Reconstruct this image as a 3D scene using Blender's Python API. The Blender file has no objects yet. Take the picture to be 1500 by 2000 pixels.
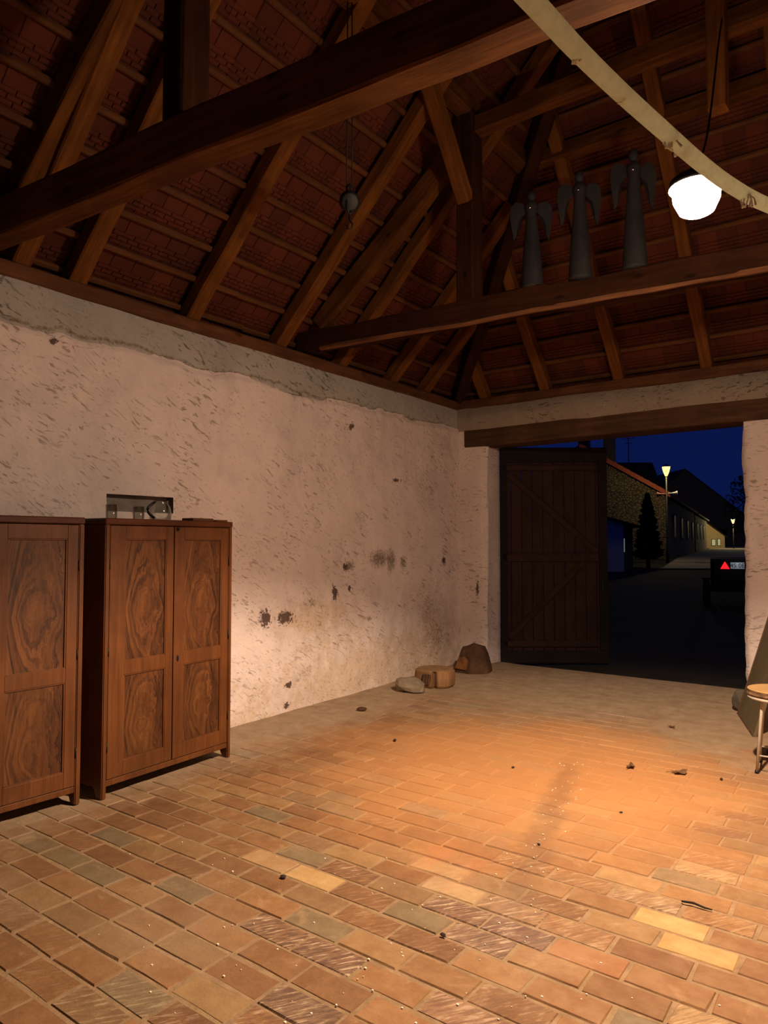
import bpy, bmesh, math, random
from mathutils import Vector, Matrix, Euler, noise

random.seed(7)
SC = bpy.context.scene
COL = SC.collection

# ------------------------------------------------------------------ camera
F = 1387.0                                   # focal length in pixels of the 1500 x 2000 frame
TH = math.atan((1780 - 750) / math.hypot(F, 60.0))
PI_ = math.atan(60.0 / F)
HC = 1.6
FW = Vector((-math.sin(TH) * math.cos(PI_), math.cos(TH) * math.cos(PI_), math.sin(PI_)))
RT = Vector((math.cos(TH), math.sin(TH), 0))
UP = RT.cross(FW)
cam_d = bpy.data.cameras.new('camera')
cam_d.sensor_fit = 'HORIZONTAL'
cam_d.sensor_width = 36.0
cam_d.lens = F / 1500.0 * 36.0
cam_d.clip_start = 0.05
cam_d.clip_end = 400
cam = bpy.data.objects.new('camera', cam_d)
COL.objects.link(cam)
m = Matrix.Identity(4)
for i in range(3):
    m[i][0], m[i][1], m[i][2] = RT[i], UP[i], -FW[i]
m[2][3] = HC
cam.matrix_world = m
SC.camera = cam

# ------------------------------------------------------------------ world, exposure
W = bpy.data.worlds.new('night_sky')
SC.world = W
W.use_nodes = True
wb = W.node_tree.nodes['Background']
wb.inputs[0].default_value = (0.0030, 0.0085, 0.066, 1)
wb.inputs[1].default_value = 0.85
SC.view_settings.view_transform = 'Standard'
SC.view_settings.look = 'None'
SC.view_settings.gamma = 1.0
SC.view_settings.use_curve_mapping = False
SC.view_settings.exposure = 0.0

LAMP = Vector((-0.78, 3.55, 3.26))           # the hanging lamp (built further down, with its light)
LAMP_COL = (1.0, 0.73, 0.51)
GLOW = 610.0                                 # radiance of the opal glass
SPOT_W = 900.0                               # downward light under the shade


# ------------------------------------------------------------------ node helpers
class N:
    def __init__(s, name):
        s.m = bpy.data.materials.new(name)
        s.m.use_nodes = True
        s.t = s.m.node_tree
        s.b = s.t.nodes['Principled BSDF']
        s.out = s.t.nodes['Material Output']

    def new(s, typ, **kw):
        n = s.t.nodes.new(typ)
        for k, v in kw.items():
            setattr(n, k, v)
        return n

    def set(s, sock, v):
        if isinstance(v, bpy.types.NodeSocket):
            s.t.links.new(v, sock)
        else:
            if isinstance(v, tuple) and len(v) == 3 and sock.type == 'RGBA':
                v = v + (1,)
            sock.default_value = v

    def coord(s, kind='Object', scale=(1, 1, 1), rot=(0, 0, 0), loc=(0, 0, 0)):
        if kind == 'World':
            o = s.new('ShaderNodeNewGeometry').outputs['Position']
        else:
            o = s.new('ShaderNodeTexCoord').outputs[kind]
        mp = s.new('ShaderNodeMapping')
        s.set(mp.inputs[0], o)
        mp.inputs['Scale'].default_value = scale
        mp.inputs['Rotation'].default_value = rot
        mp.inputs['Location'].default_value = loc
        return mp.outputs[0]

    def aniso(s, rot, scale, loc=(0, 0, 0)):
        """world position, turned first and stretched afterwards"""
        v = s.coord('World', (1, 1, 1), rot, loc)
        mp = s.new('ShaderNodeMapping')
        s.set(mp.inputs[0], v)
        mp.inputs['Scale'].default_value = scale
        return mp.outputs[0]

    def noise(s, vec, scale=5, detail=4, rough=0.55, dist=0.0):
        n = s.new('ShaderNodeTexNoise')
        s.set(n.inputs['Vector'], vec)
        n.inputs['Scale'].default_value = scale
        n.inputs['Detail'].default_value = detail
        n.inputs['Roughness'].default_value = rough
        n.inputs['Distortion'].default_value = dist
        return n.outputs[0]

    def vor(s, vec, scale=5, feature='F1', out='Distance'):
        n = s.new('ShaderNodeTexVoronoi', feature=feature)
        s.set(n.inputs['Vector'], vec)
        n.inputs['Scale'].default_value = scale
        return n.outputs[out]

    def math(s, op, a, b=0.0, clamp=False):
        n = s.new('ShaderNodeMath', operation=op, use_clamp=clamp)
        s.set(n.inputs[0], a)
        s.set(n.inputs[1], b)
        return n.outputs[0]

    def step(s, v, lo, hi, a=0.0, b=1.0):
        n = s.new('ShaderNodeMapRange', clamp=True, interpolation_type='SMOOTHSTEP')
        s.set(n.inputs[0], v)
        s.set(n.inputs[1], lo)
        s.set(n.inputs[2], hi)
        s.set(n.inputs[3], a)
        s.set(n.inputs[4], b)
        return n.outputs[0]

    def ramp(s, fac, stops):
        n = s.new('ShaderNodeValToRGB')
        s.set(n.inputs[0], fac)
        e = n.color_ramp.elements
        while len(e) < len(stops):
            e.new(0.5)
        for x, (p, c) in zip(e, stops):
            x.position = p
            x.color = tuple(c) + (1,)
        return n.outputs[0]

    def mix(s, fac, a, b, mode='MIX'):
        n = s.new('ShaderNodeMix', data_type='RGBA', blend_type=mode)
        s.set(n.inputs[0], fac)
        s.set(n.inputs[6], a)
        s.set(n.inputs[7], b)
        return n.outputs[2]

    def bump(s, h, strength=0.3, dist=0.01, prev=None):
        n = s.new('ShaderNodeBump')
        n.inputs['Strength'].default_value = strength
        n.inputs['Distance'].default_value = dist
        s.set(n.inputs['Height'], h)
        if prev is not None:
            s.set(n.inputs['Normal'], prev)
        s.set(s.b.inputs['Normal'], n.outputs[0])
        return n.outputs[0]

    def fin(s, col, rough=0.8, metal=0.0, spec=0.3):
        s.set(s.b.inputs['Base Color'], col)
        s.set(s.b.inputs['Roughness'], rough)
        s.set(s.b.inputs['Metallic'], metal)
        s.set(s.b.inputs['Specular IOR Level'], spec)
        return s.m

    def sep(s, v):
        n = s.new('ShaderNodeSeparateXYZ')
        s.set(n.inputs[0], v)
        return n.outputs


def wood(name, light, dark, rough=0.75, along='X', stretch=14.0, knots=True, scale=1.0, spec=0.25):
    n = N(name)
    sc = {'X': (1, stretch, stretch), 'Y': (stretch, 1, stretch), 'Z': (stretch, stretch, 1)}[along]
    rnd = n.new('ShaderNodeObjectInfo').outputs['Random']
    base = n.coord('Object', tuple(c * scale for c in sc))
    off = n.new('ShaderNodeVectorMath', operation='ADD')
    n.set(off.inputs[0], base)
    cmb = n.new('ShaderNodeCombineXYZ')
    r10 = n.math('MULTIPLY', rnd, 37.0)
    for i in range(3):
        n.set(cmb.inputs[i], r10)
    n.set(off.inputs[1], cmb.outputs[0])
    g = n.noise(off.outputs[0], 1.6, 5, 0.62, 0.6)
    fine = n.noise(off.outputs[0], 7.0, 3, 0.6)
    f = n.math('ADD', n.math('MULTIPLY', g, 0.75), n.math('MULTIPLY', fine, 0.25))
    mid = tuple((a + b) / 2 for a, b in zip(light, dark))
    col = n.ramp(f, [(0.34, dark), (0.5, mid), (0.66, light)])
    big = n.noise(n.coord('Object', (1.2, 1.2, 1.2)), 2.3, 3)
    col = n.mix(n.step(big, 0.35, 0.7, 0.0, 0.45), col, tuple(c * 0.55 for c in dark))
    if knots:
        kv = n.vor(n.coord('Object', (2.1, 5.5, 5.5)), 1.0)
        col = n.mix(n.step(kv, 0.05, 0.13, 0.75, 0.0), col, tuple(c * 0.35 for c in dark))
    n.bump(f, 0.35, 0.006)
    return n.fin(col, rough, 0, spec)


def plain(name, col, rough=0.7, metal=0.0, var=0.25, scale=9.0, bump=0.15, spec=0.3):
    n = N(name)
    v = n.noise(n.coord('Object'), scale, 5, 0.6)
    c = n.ramp(v, [(0.3, tuple(x * (1 - var) for x in col)), (0.7, tuple(min(1, x * (1 + var)) for x in col))])
    if bump:
        n.bump(v, bump, 0.004)
    return n.fin(c, rough, metal, spec)


def emit(name, col, strength):
    n = N(name)
    n.b.inputs['Base Color'].default_value = tuple(col) + (1,)
    n.b.inputs['Emission Color'].default_value = tuple(col) + (1,)
    n.b.inputs['Emission Strength'].default_value = strength
    return n.m


# ------------------------------------------------------------------ mesh helpers
def link(name, mesh, mat=None, parent=None):
    o = bpy.data.objects.new(name, mesh)
    COL.objects.link(o)
    if mat is not None and not mesh.materials:
        mesh.materials.append(mat)
    if parent is not None:
        o.parent = parent
    return o


def obj(name, bm, mat, parent=None, smooth=False):
    bmesh.ops.recalc_face_normals(bm, faces=bm.faces[:])
    me = bpy.data.meshes.new(name)
    bm.to_mesh(me)
    bm.free()
    if smooth:
        for p in me.polygons:
            p.use_smooth = True
    return link(name, me, mat, parent)


def struct(o, label=None):
    o['kind'] = 'structure'
    if label:
        o['label'] = label
    return o


def tag(o, label, cat, group=None):
    o['label'] = label
    o['category'] = cat
    if group:
        o['group'] = group
    return o


def thing(name, label, cat, loc=(0, 0, 0), rz=0.0, group=None):
    o = bpy.data.objects.new(name, None)
    o.empty_display_size = 0.1
    COL.objects.link(o)
    o.location = loc
    o.rotation_euler = (0, 0, rz)
    return tag(o, label, cat, group)


def add_box(bm, x0, x1, y0, y1, z0, z1, bev=0.0, mat=None):
    vs = [bm.verts.new(v) for v in ((x0, y0, z0), (x1, y0, z0), (x1, y1, z0), (x0, y1, z0),
                                    (x0, y0, z1), (x1, y0, z1), (x1, y1, z1), (x0, y1, z1))]
    if mat is not None:
        for v in vs:
            v.co = mat @ v.co
    fs = [bm.faces.new([vs[i] for i in f]) for f in
          ((3, 2, 1, 0), (4, 5, 6, 7), (0, 1, 5, 4), (1, 2, 6, 5), (2, 3, 7, 6), (3, 0, 4, 7))]
    if bev > 0:
        es = list({e for f in fs for e in f.edges})
        bmesh.ops.bevel(bm, geom=es, offset=bev, segments=1, affect='EDGES')
    return bm


def box(x0, x1, y0, y1, z0, z1, bev=0.0):
    return add_box(bmesh.new(), x0, x1, y0, y1, z0, z1, bev)


def add_tube(bm, pts, r, seg=10, caps=True):
    rings = []
    n = len(pts)
    rr = r if isinstance(r, (list, tuple)) else [r] * n
    ref = Vector((0, 0, 1))
    d0 = (Vector(pts[1]) - Vector(pts[0])).normalized()
    if abs(d0.z) > 0.9:
        ref = Vector((1, 0, 0))
    for i, p in enumerate(pts):
        a = Vector(pts[max(i - 1, 0)])
        b = Vector(pts[min(i + 1, n - 1)])
        d = (b - a).normalized()
        s = d.cross(ref).normalized()
        t = s.cross(d)
        rings.append([bm.verts.new(Vector(p) + (s * math.cos(k * 2 * math.pi / seg) + t * math.sin(k * 2 * math.pi / seg)) * rr[i])
                      for k in range(seg)])
    for i in range(n - 1):
        for k in range(seg):
            bm.faces.new((rings[i][k], rings[i][(k + 1) % seg], rings[i + 1][(k + 1) % seg], rings[i + 1][k]))
    if caps:
        bm.faces.new(rings[0])
        bm.faces.new(rings[-1])
    return bm


def add_lathe(bm, prof, seg=24, c=(0, 0, 0)):
    rings = []
    for r, z in prof:
        if r < 1e-5:
            rings.append([bm.verts.new((c[0], c[1], c[2] + z))])
        else:
            rings.append([bm.verts.new((c[0] + r * math.cos(k * 2 * math.pi / seg), c[1] + r * math.sin(k * 2 * math.pi / seg), c[2] + z))
                          for k in range(seg)])
    for a, b in zip(rings, rings[1:]):
        for k in range(seg):
            k2 = (k + 1) % seg
            if len(a) == 1 and len(b) > 1:
                bm.faces.new((a[0], b[k], b[k2]))
            elif len(b) == 1 and len(a) > 1:
                bm.faces.new((a[k], a[k2], b[0]))
            elif len(a) > 1:
                bm.faces.new((a[k], a[k2], b[k2], b[k]))
    return bm


def prism(pts, y0, y1, bm=None):
    """closed polygon of (x, z) points extruded from y0 to y1"""
    bm = bm or bmesh.new()
    a = [bm.verts.new((x, y0, z)) for x, z in pts]
    b = [bm.verts.new((x, y1, z)) for x, z in pts]
    bm.faces.new(a)
    bm.faces.new(b[::-1])
    for i in range(len(pts)):
        j = (i + 1) % len(pts)
        bm.faces.new((a[i], a[j], b[j], b[i]))
    return bm


def frame_matrix(A, B, up=(0, 0, 1)):
    A, B = Vector(A), Vector(B)
    x = (B - A).normalized()
    y = Vector(up).cross(x).normalized()
    z = x.cross(y)
    mm = Matrix.Identity(4)
    for i in range(3):
        mm[i][0], mm[i][1], mm[i][2], mm[i][3] = x[i], y[i], z[i], A[i]
    return mm


def beam_bm(L, w, h, jit=0.004, n=None, seed=0):
    rnd = random.Random(seed)
    n = n or max(2, int(L / 0.35))
    bm = bmesh.new()
    rings = []
    c = 0.012
    prof = [(-w / 2 + c, -h / 2), (w / 2 - c, -h / 2), (w / 2, -h / 2 + c), (w / 2, h / 2 - c),
            (w / 2 - c, h / 2), (-w / 2 + c, h / 2), (-w / 2, h / 2 - c), (-w / 2, -h / 2 + c)]
    for i in range(n + 1):
        jy, jz = rnd.uniform(-jit, jit), rnd.uniform(-jit, jit)
        rings.append([bm.verts.new((L * i / n, y + jy + rnd.uniform(-jit, jit) * .6, z + jz + rnd.uniform(-jit, jit) * .6)) for y, z in prof])
    for a, b in zip(rings, rings[1:]):
        for k in range(8):
            bm.faces.new((a[k], a[(k + 1) % 8], b[(k + 1) % 8], b[k]))
    bm.faces.new(rings[0])
    bm.faces.new(rings[-1])
    return bm


BEAM_N = [0]


def beam(name, A, B, w, h, mat, parent=None, up=(0, 0, 1), jit=0.004):
    """timber from A to B (centre line): w across, h along 'up'"""
    BEAM_N[0] += 1
    L = (Vector(B) - Vector(A)).length
    o = obj(name, beam_bm(L, w, h, jit, seed=BEAM_N[0]), mat, parent)
    o.matrix_local = frame_matrix(A, B, up)
    return o


# ------------------------------------------------------------------ materials
M = {}
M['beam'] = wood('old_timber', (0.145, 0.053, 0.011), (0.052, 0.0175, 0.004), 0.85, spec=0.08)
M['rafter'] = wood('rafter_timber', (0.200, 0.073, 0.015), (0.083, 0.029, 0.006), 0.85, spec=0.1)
M['shaded_beam'] = wood('shaded_timber', (0.045, 0.0145, 0.006), (0.020, 0.007, 0.0032), 0.9, spec=0.06)  # darker copy of the timber, shade painted into the colour
M['lip'] = wood('lit_edge_timber', (0.20, 0.078, 0.028), (0.09, 0.033, 0.012), 0.8, knots=False)  # pale copy of the timber for the lamplit lower edge
M['batten'] = wood('batten_timber', (0.140, 0.051, 0.014), (0.064, 0.022, 0.007), 0.8, knots=False)
M['plate'] = wood('plate_timber', (0.15, 0.058, 0.022), (0.06, 0.022, 0.009), 0.85)
M['lintel'] = wood('lintel_timber', (0.12, 0.06, 0.03), (0.055, 0.027, 0.013), 0.9)
M['carcass'] = wood('wardrobe_wood', (0.165, 0.058, 0.015), (0.090, 0.028, 0.008), 0.42, 'Z', 16, False, 1.0, 0.4)
M['gate'] = wood('gate_boards', (0.046, 0.021, 0.014), (0.027, 0.013, 0.009), 0.9, 'Z', 12, False)
M['gate_edge'] = wood('gate_frame_boards', (0.016, 0.011, 0.008), (0.010, 0.007, 0.005), 0.9, 'X', 12, False)
M['iron'] = plain('dark_iron', (0.022, 0.020, 0.019), 0.55, 0.6, 0.3)


def mat_tile(attr=False):
    n = N('clay_tile')
    v = n.noise(n.coord('World'), 3.0, 4)
    if attr:
        r = n.new('ShaderNodeNewGeometry').outputs['Random Per Island']
    else:
        r = n.new('ShaderNodeObjectInfo').outputs['Random']
    f = n.math('ADD', n.math('MULTIPLY', v, 0.6), n.math('MULTIPLY', r, 0.4))
    c = n.ramp(f, [(0.25, (0.048, 0.0105, 0.0045)), (0.5, (0.076, 0.0148, 0.0056)), (0.75, (0.100, 0.020, 0.007))])
    n.bump(n.noise(n.coord('World'), 60, 3), 0.25, 0.003)
    return n.fin(c, 0.85)


M['tile'] = mat_tile()
M['tile_far'] = mat_tile(True)


def dust_mix(n, col, amount_lo=0.0):
    """dust and trodden dirt lying on the floor (world positions): thick at the far end and along the wall"""
    p = n.new('ShaderNodeNewGeometry').outputs['Position']
    x, y, z = n.sep(p)
    big = n.noise(p, 0.9, 4, 0.6)
    med = n.noise(p, 4.5, 5, 0.65)
    far = n.step(n.math('ADD', y, n.math('MULTIPLY', n.math('SUBTRACT', big, 0.5), 3.0)), 4.6, 7.4)
    side = n.step(n.math('ADD', x, n.math('MULTIPLY', n.math('SUBTRACT', med, 0.5), 0.8)), -4.35, -3.7, 1.0, 0.0)
    patch = n.step(big, 0.50, 0.72, 0.0, 0.30)
    d = n.math('MAXIMUM', n.math('MAXIMUM', n.math('MULTIPLY', far, 0.88), n.math('MULTIPLY', side, 0.9)), patch)
    d = n.math('MULTIPLY', d, n.step(med, 0.25, 0.6, 0.65, 1.0))
    dust = n.ramp(n.noise(p, 7.0, 5, 0.7), [(0.3, (0.26, 0.185, 0.115)), (0.55, (0.37, 0.27, 0.175)), (0.75, (0.46, 0.35, 0.24))])
    # a broad swathe of orange sand and red brick dust, trodden into the middle of the floor
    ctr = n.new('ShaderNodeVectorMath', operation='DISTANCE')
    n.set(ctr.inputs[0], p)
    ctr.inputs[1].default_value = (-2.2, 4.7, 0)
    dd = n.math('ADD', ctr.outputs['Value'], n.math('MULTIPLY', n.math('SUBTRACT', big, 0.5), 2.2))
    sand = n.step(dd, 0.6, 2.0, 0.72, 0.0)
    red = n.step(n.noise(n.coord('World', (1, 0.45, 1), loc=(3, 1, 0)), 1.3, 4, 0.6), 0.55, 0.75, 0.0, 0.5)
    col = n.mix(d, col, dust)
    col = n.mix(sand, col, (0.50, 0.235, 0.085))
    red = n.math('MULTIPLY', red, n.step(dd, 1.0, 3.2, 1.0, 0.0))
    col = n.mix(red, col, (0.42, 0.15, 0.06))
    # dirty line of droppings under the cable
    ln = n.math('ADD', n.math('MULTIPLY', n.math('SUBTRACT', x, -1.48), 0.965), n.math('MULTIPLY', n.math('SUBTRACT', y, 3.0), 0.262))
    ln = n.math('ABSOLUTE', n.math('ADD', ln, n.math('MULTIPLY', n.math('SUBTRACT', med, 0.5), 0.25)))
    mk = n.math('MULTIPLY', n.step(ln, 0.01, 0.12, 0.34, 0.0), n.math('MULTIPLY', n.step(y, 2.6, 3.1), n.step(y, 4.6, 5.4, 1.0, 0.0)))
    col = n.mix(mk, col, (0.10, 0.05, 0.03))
    return col, d, med


def mat_brick(attr=False):
    n = N('floor_brick')
    if attr:
        a = n.new('ShaderNodeVertexColor', layer_name='Col')
        base, alpha = a.outputs[0], a.outputs[1]
    else:
        oi = n.new('ShaderNodeObjectInfo')
        base, alpha = oi.outputs['Color'], oi.outputs['Alpha']
    pw = n.coord('World')
    v = n.noise(pw, 9, 6, 0.65)
    col = n.mix(n.step(v, 0.3, 0.7, 0.0, 0.6), base, n.mix(1.0, base, (0.62, 0.5, 0.42), 'MULTIPLY'))
    pale = n.step(n.noise(pw, 5, 5, 0.7, 1.0), 0.55, 0.75, 0.0, 0.40)
    col = n.mix(pale, col, (0.46, 0.30, 0.165))
    # combed marks: dark and lime-white strokes across some bricks
    wv = n.noise(n.aniso((0, 0, -0.95), (9, 75, 1)), 1.0, 3, 0.6, 0.5)
    brk = n.noise(pw, 19, 4, 0.7)
    stroke = n.math('ADD', n.math('MULTIPLY', wv, 0.8), n.math('MULTIPLY', brk, 0.2))
    dark = n.math('MULTIPLY', n.step(stroke, 0.50, 0.43), alpha)
    lite = n.math('MULTIPLY', n.step(stroke, 0.54, 0.62), alpha)
    col = n.mix(n.math('MULTIPLY', dark, 0.75), col, (0.085, 0.045, 0.030))
    col = n.mix(n.math('MULTIPLY', lite, 0.7), col, (0.52, 0.40, 0.27))
    spots = n.step(n.vor(pw, 34), 0.05, 0.11, 1.0, 0.0)
    spots = n.math('MULTIPLY', spots, n.step(n.noise(pw, 2.2, 2), 0.5, 0.62))
    col = n.mix(n.math('MULTIPLY', spots, 0.6), col, (0.09, 0.045, 0.025))
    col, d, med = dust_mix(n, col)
    b = n.bump(n.noise(pw, 38, 5, 0.7), 0.6, 0.006)
    n.bump(stroke, 0.12, 0.004, b)
    return n.fin(col, n.step(v, 0.3, 0.7, 0.62, 0.85), 0, 0.35)


M['brick'] = mat_brick()
M['brick_far'] = mat_brick(True)


def mat_mortar():
    n = N('dusty_mortar')
    p = n.coord('World')
    c = n.ramp(n.noise(p, 12, 6, 0.7), [(0.3, (0.18, 0.112, 0.058)), (0.6, (0.28, 0.182, 0.098)), (0.8, (0.38, 0.26, 0.15))])
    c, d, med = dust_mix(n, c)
    n.bump(n.noise(p, 30, 5, 0.7), 0.7, 0.01)
    return n.fin(c, 0.9)


M['mortar'] = mat_mortar()


def mat_plaster(name, base, cols=None, grey=False):
    n = N(name)
    p = n.coord('World')
    at = n.new('ShaderNodeVertexColor', layer_name='Stain')
    sr = n.new('ShaderNodeSeparateColor')
    n.set(sr.inputs[0], at.outputs[0])
    R, G, B = sr.outputs
    big = n.noise(p, 0.8, 4, 0.55)
    med = n.noise(p, 5, 5, 0.6)
    fine = n.noise(p, 38, 5, 0.68)
    c = n.ramp(n.math('ADD', n.math('MULTIPLY', big, 0.55), n.math('MULTIPLY', med, 0.45)),
               [(0.35, tuple(x * .86 for x in base)), (0.55, base), (0.72, tuple(min(1, x * 1.1) for x in base))])
    c = n.mix(n.step(fine, 0.58, 0.74, 0.0, 0.30), c, tuple(x * .6 for x in base))
    # short slanting strokes left by the trowel, in drifts
    dn = n.new('ShaderNodeTexNoise')
    n.set(dn.inputs['Vector'], p)
    dn.inputs['Scale'].default_value = 2.6
    dn.inputs['Detail'].default_value = 3

    def strokes(ang, sc, lo, hi, loc, mlo, mhi, msc):
        v = n.aniso((ang, ang if False else 0, 0), sc, loc)
        ad = n.new('ShaderNodeVectorMath', operation='ADD')
        sl = n.new('ShaderNodeVectorMath', operation='SCALE')
        n.set(sl.inputs[0], dn.outputs[1])
        sl.inputs['Scale'].default_value = 6.5
        n.set(ad.inputs[0], v)
        n.set(ad.inputs[1], sl.outputs[0])
        k = n.noise(ad.outputs[0], 1.0, 2, 0.55)
        return n.math('MULTIPLY', n.step(k, lo, hi), n.step(n.noise(n.coord('World', loc=loc), msc, 3, 0.6), mlo, mhi))
    l1 = strokes(0.42, (11, 9, 44), 0.575, 0.675, (0, 0, 0), 0.41, 0.58, 1.9)
    l2 = strokes(0.7, (18, 16, 70), 0.59, 0.69, (3, 7, 1), 0.45, 0.62, 2.4)
    l3 = strokes(-0.15, (15, 13, 58), 0.62, 0.71, (5, 2, 9), 0.48, 0.64, 2.2)
    lines = n.math('MAXIMUM', n.math('MAXIMUM', l1, n.math('MULTIPLY', l2, 0.8)), n.math('MULTIPLY', l3, 0.7))
    c = n.mix(n.math('MULTIPLY', lines, 0.66 if not grey else 0.8), c, (0.20, 0.15, 0.125) if not grey else (0.07, 0.06, 0.055))
    lil = n.step(n.noise(n.coord('World', (1, 1.6, 0.9), loc=(8, 3, 1)), 1.5, 5, 0.65), 0.52, 0.72, 0.0, 0.38)
    c = n.mix(lil, c, tuple(x * f for x, f in zip(base, (.66, .62, .68))))
    # dark chips (R), damp ochre (G), green-black mould (B), each broken up by noise
    br = n.noise(p, 30, 5, 0.75)
    chip = n.step(n.math('ADD', R, n.math('MULTIPLY', n.math('SUBTRACT', br, 0.5), 2.6)), 0.40, 0.52)
    chip = n.math('MULTIPLY', chip, n.step(R, 0.05, 0.2))
    oc = n.step(n.math('ADD', G, n.math('MULTIPLY', n.math('SUBTRACT', n.noise(p, 8, 5, 0.7), 0.5), 1.7)), 0.25, 0.95)
    oc = n.math('MULTIPLY', oc, n.step(G, 0.02, 0.25))
    c = n.mix(n.math('MULTIPLY', oc, 0.55), c, (0.52, 0.36, 0.19))
    oc2 = n.math('MULTIPLY', n.step(br, 0.54, 0.66), oc)
    c = n.mix(n.math('MULTIPLY', oc2, 0.6), c, (0.24, 0.13, 0.06))
    mo = n.step(n.math('ADD', B, n.math('MULTIPLY', n.math('SUBTRACT', br, 0.5), 1.8)), 0.38, 1.05)
    mo = n.math('MULTIPLY', mo, n.step(B, 0.05, 0.25))
    c = n.mix(n.math('MULTIPLY', mo, 0.8), c, (0.13, 0.10, 0.055))
    c = n.mix(n.math('MULTIPLY', chip, 0.9), c, (0.06, 0.030, 0.018))
    # fly specks
    sp = n.math('MULTIPLY', n.step(n.vor(p, 11), 0.05, 0.09, 1.0, 0.0), n.step(n.noise(p, 1.6, 2), 0.5, 0.6))
    c = n.mix(n.math('MULTIPLY', sp, 0.6), c, (0.15, 0.09, 0.06))
    b = n.bump(med, 0.55, 0.035)
    b = n.bump(n.noise(n.aniso((0.4, 0, 0), (11, 8, 16)), 1.0, 4, 0.6), 0.5, 0.016, b)
    b = n.bump(fine, 0.5, 0.008, b)
    n.bump(n.math('SUBTRACT', 1.0, n.math('MAXIMUM', lines, chip)), 0.35, 0.006, b)
    return n.fin(c, 0.92, 0, 0.15)


M['plaster'] = mat_plaster('limewashed_plaster', (0.77, 0.655, 0.62))
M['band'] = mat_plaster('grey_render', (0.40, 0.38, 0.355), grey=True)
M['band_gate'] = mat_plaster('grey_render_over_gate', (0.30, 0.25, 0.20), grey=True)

# ------------------------------------------------------------------ setting: floor and bricks
XL, XR, YB, YG = -4.9, 2.8, -4.6, 8.3


def grid_mesh(name, nu, nv, fn, mat, parent=None, stain=None, skip=None, smooth=True):
    me = bpy.data.meshes.new(name)
    vs = [fn(i / nu, j / nv) for j in range(nv + 1) for i in range(nu + 1)]
    fs = []
    for j in range(nv):
        for i in range(nu):
            if skip and skip(i, j):
                continue
            a = j * (nu + 1) + i
            fs.append((a, a + 1, a + nu + 2, a + nu + 1))
    me.from_pydata(vs, [], fs)
    if smooth:
        me.polygons.foreach_set('use_smooth', [True] * len(me.polygons))
    if stain:
        ca = me.color_attributes.new('Stain', 'FLOAT_COLOR', 'POINT')
        buf = []
        for v in vs:
            buf.extend(stain(v))
        ca.data.foreach_set('color', buf)
    me.update()
    return link(name, me, mat, parent)


def floor_fn(a, b):
    x = -5.15 + a * 8.1
    y = YB + b * (8.62 - YB)
    z = -0.0042 + 0.0028 * noise.noise(Vector((x * 1.7, y * 1.7, 0)))
    f_ = max(0.0, min(1.0, (y - 5.4 + .9 * noise.noise(Vector((x * .6, y * .6, 2)))) / 1.6))
    z += 0.0060 * f_ * f_ * (3 - 2 * f_)
    if x < -4.25:
        z += 0.006
    return (x, y, z)


floor = struct(grid_mesh('floor', 90, 110, floor_fn, M['mortar']), 'brick-paved barn floor with dusty mortar joints')


def brick_mesh(i):
    rnd = random.Random(100 + i)
    bm = bmesh.new()
    lx, ly, h, c = 0.1435, 0.0685, 0.055, 0.006
    J = lambda s: rnd.uniform(-s, s)
    cs = [(sx * lx + J(.004), sy * ly + J(.003)) for sx, sy in ((-1, -1), (1, -1), (1, 1), (-1, 1))]
    # outline with a mid point on each long side so the edges are not ruler straight
    out = []
    for k in range(4):
        x0, y0 = cs[k]
        x1, y1 = cs[(k + 1) % 4]
        out.append((x0, y0))
        if k % 2 == 0:
            out.append(((x0 + x1) / 2 + J(.02), (y0 + y1) / 2 + J(.0035)))
    bot = [bm.verts.new((x, y, -h)) for x, y in out]
    mid = [bm.verts.new((x, y, -c - rnd.uniform(0, .003))) for x, y in out]
    top = [bm.verts.new((x * (1 - c / lx) + J(.001), y * (1 - c / ly * 1.0) + J(.001), J(.0008))) for x, y in out]
    n = len(out)
    for a, b in ((bot, mid), (mid, top)):
        for k in range(n):
            bm.faces.new((a[k], a[(k + 1) % n], b[(k + 1) % n], b[k]))
    bm.faces.new(top)
    me = bpy.data.meshes.new('brick')
    bmesh.ops.recalc_face_normals(bm, faces=bm.faces[:])
    bm.to_mesh(me)
    bm.free()
    me.materials.append(M['brick'])
    return me


BR = [brick_mesh(i) for i in range(8)]


def proj(p):
    q = Vector(p) - Vector((0, 0, HC))
    z = q.dot(FW)
    if z < 0.05:
        return None
    return 750 + F * q.dot(RT) / z, 1000 - F * q.dot(UP) / z, z


def in_view(p, mar=60):
    q = proj(p)
    return q is not None and -mar < q[0] < 1500 + mar and -mar < q[1] < 2000 + mar


BRICK_KINDS = [((0.245, 0.122, 0.052), 28), ((0.275, 0.142, 0.060), 28), ((0.215, 0.104, 0.046), 16), ((0.255, 0.148, 0.070), 14),
               ((0.33, 0.20, 0.09), 6), ((0.215, 0.152, 0.085), 6), ((0.30, 0.170, 0.075), 10)]
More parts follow.
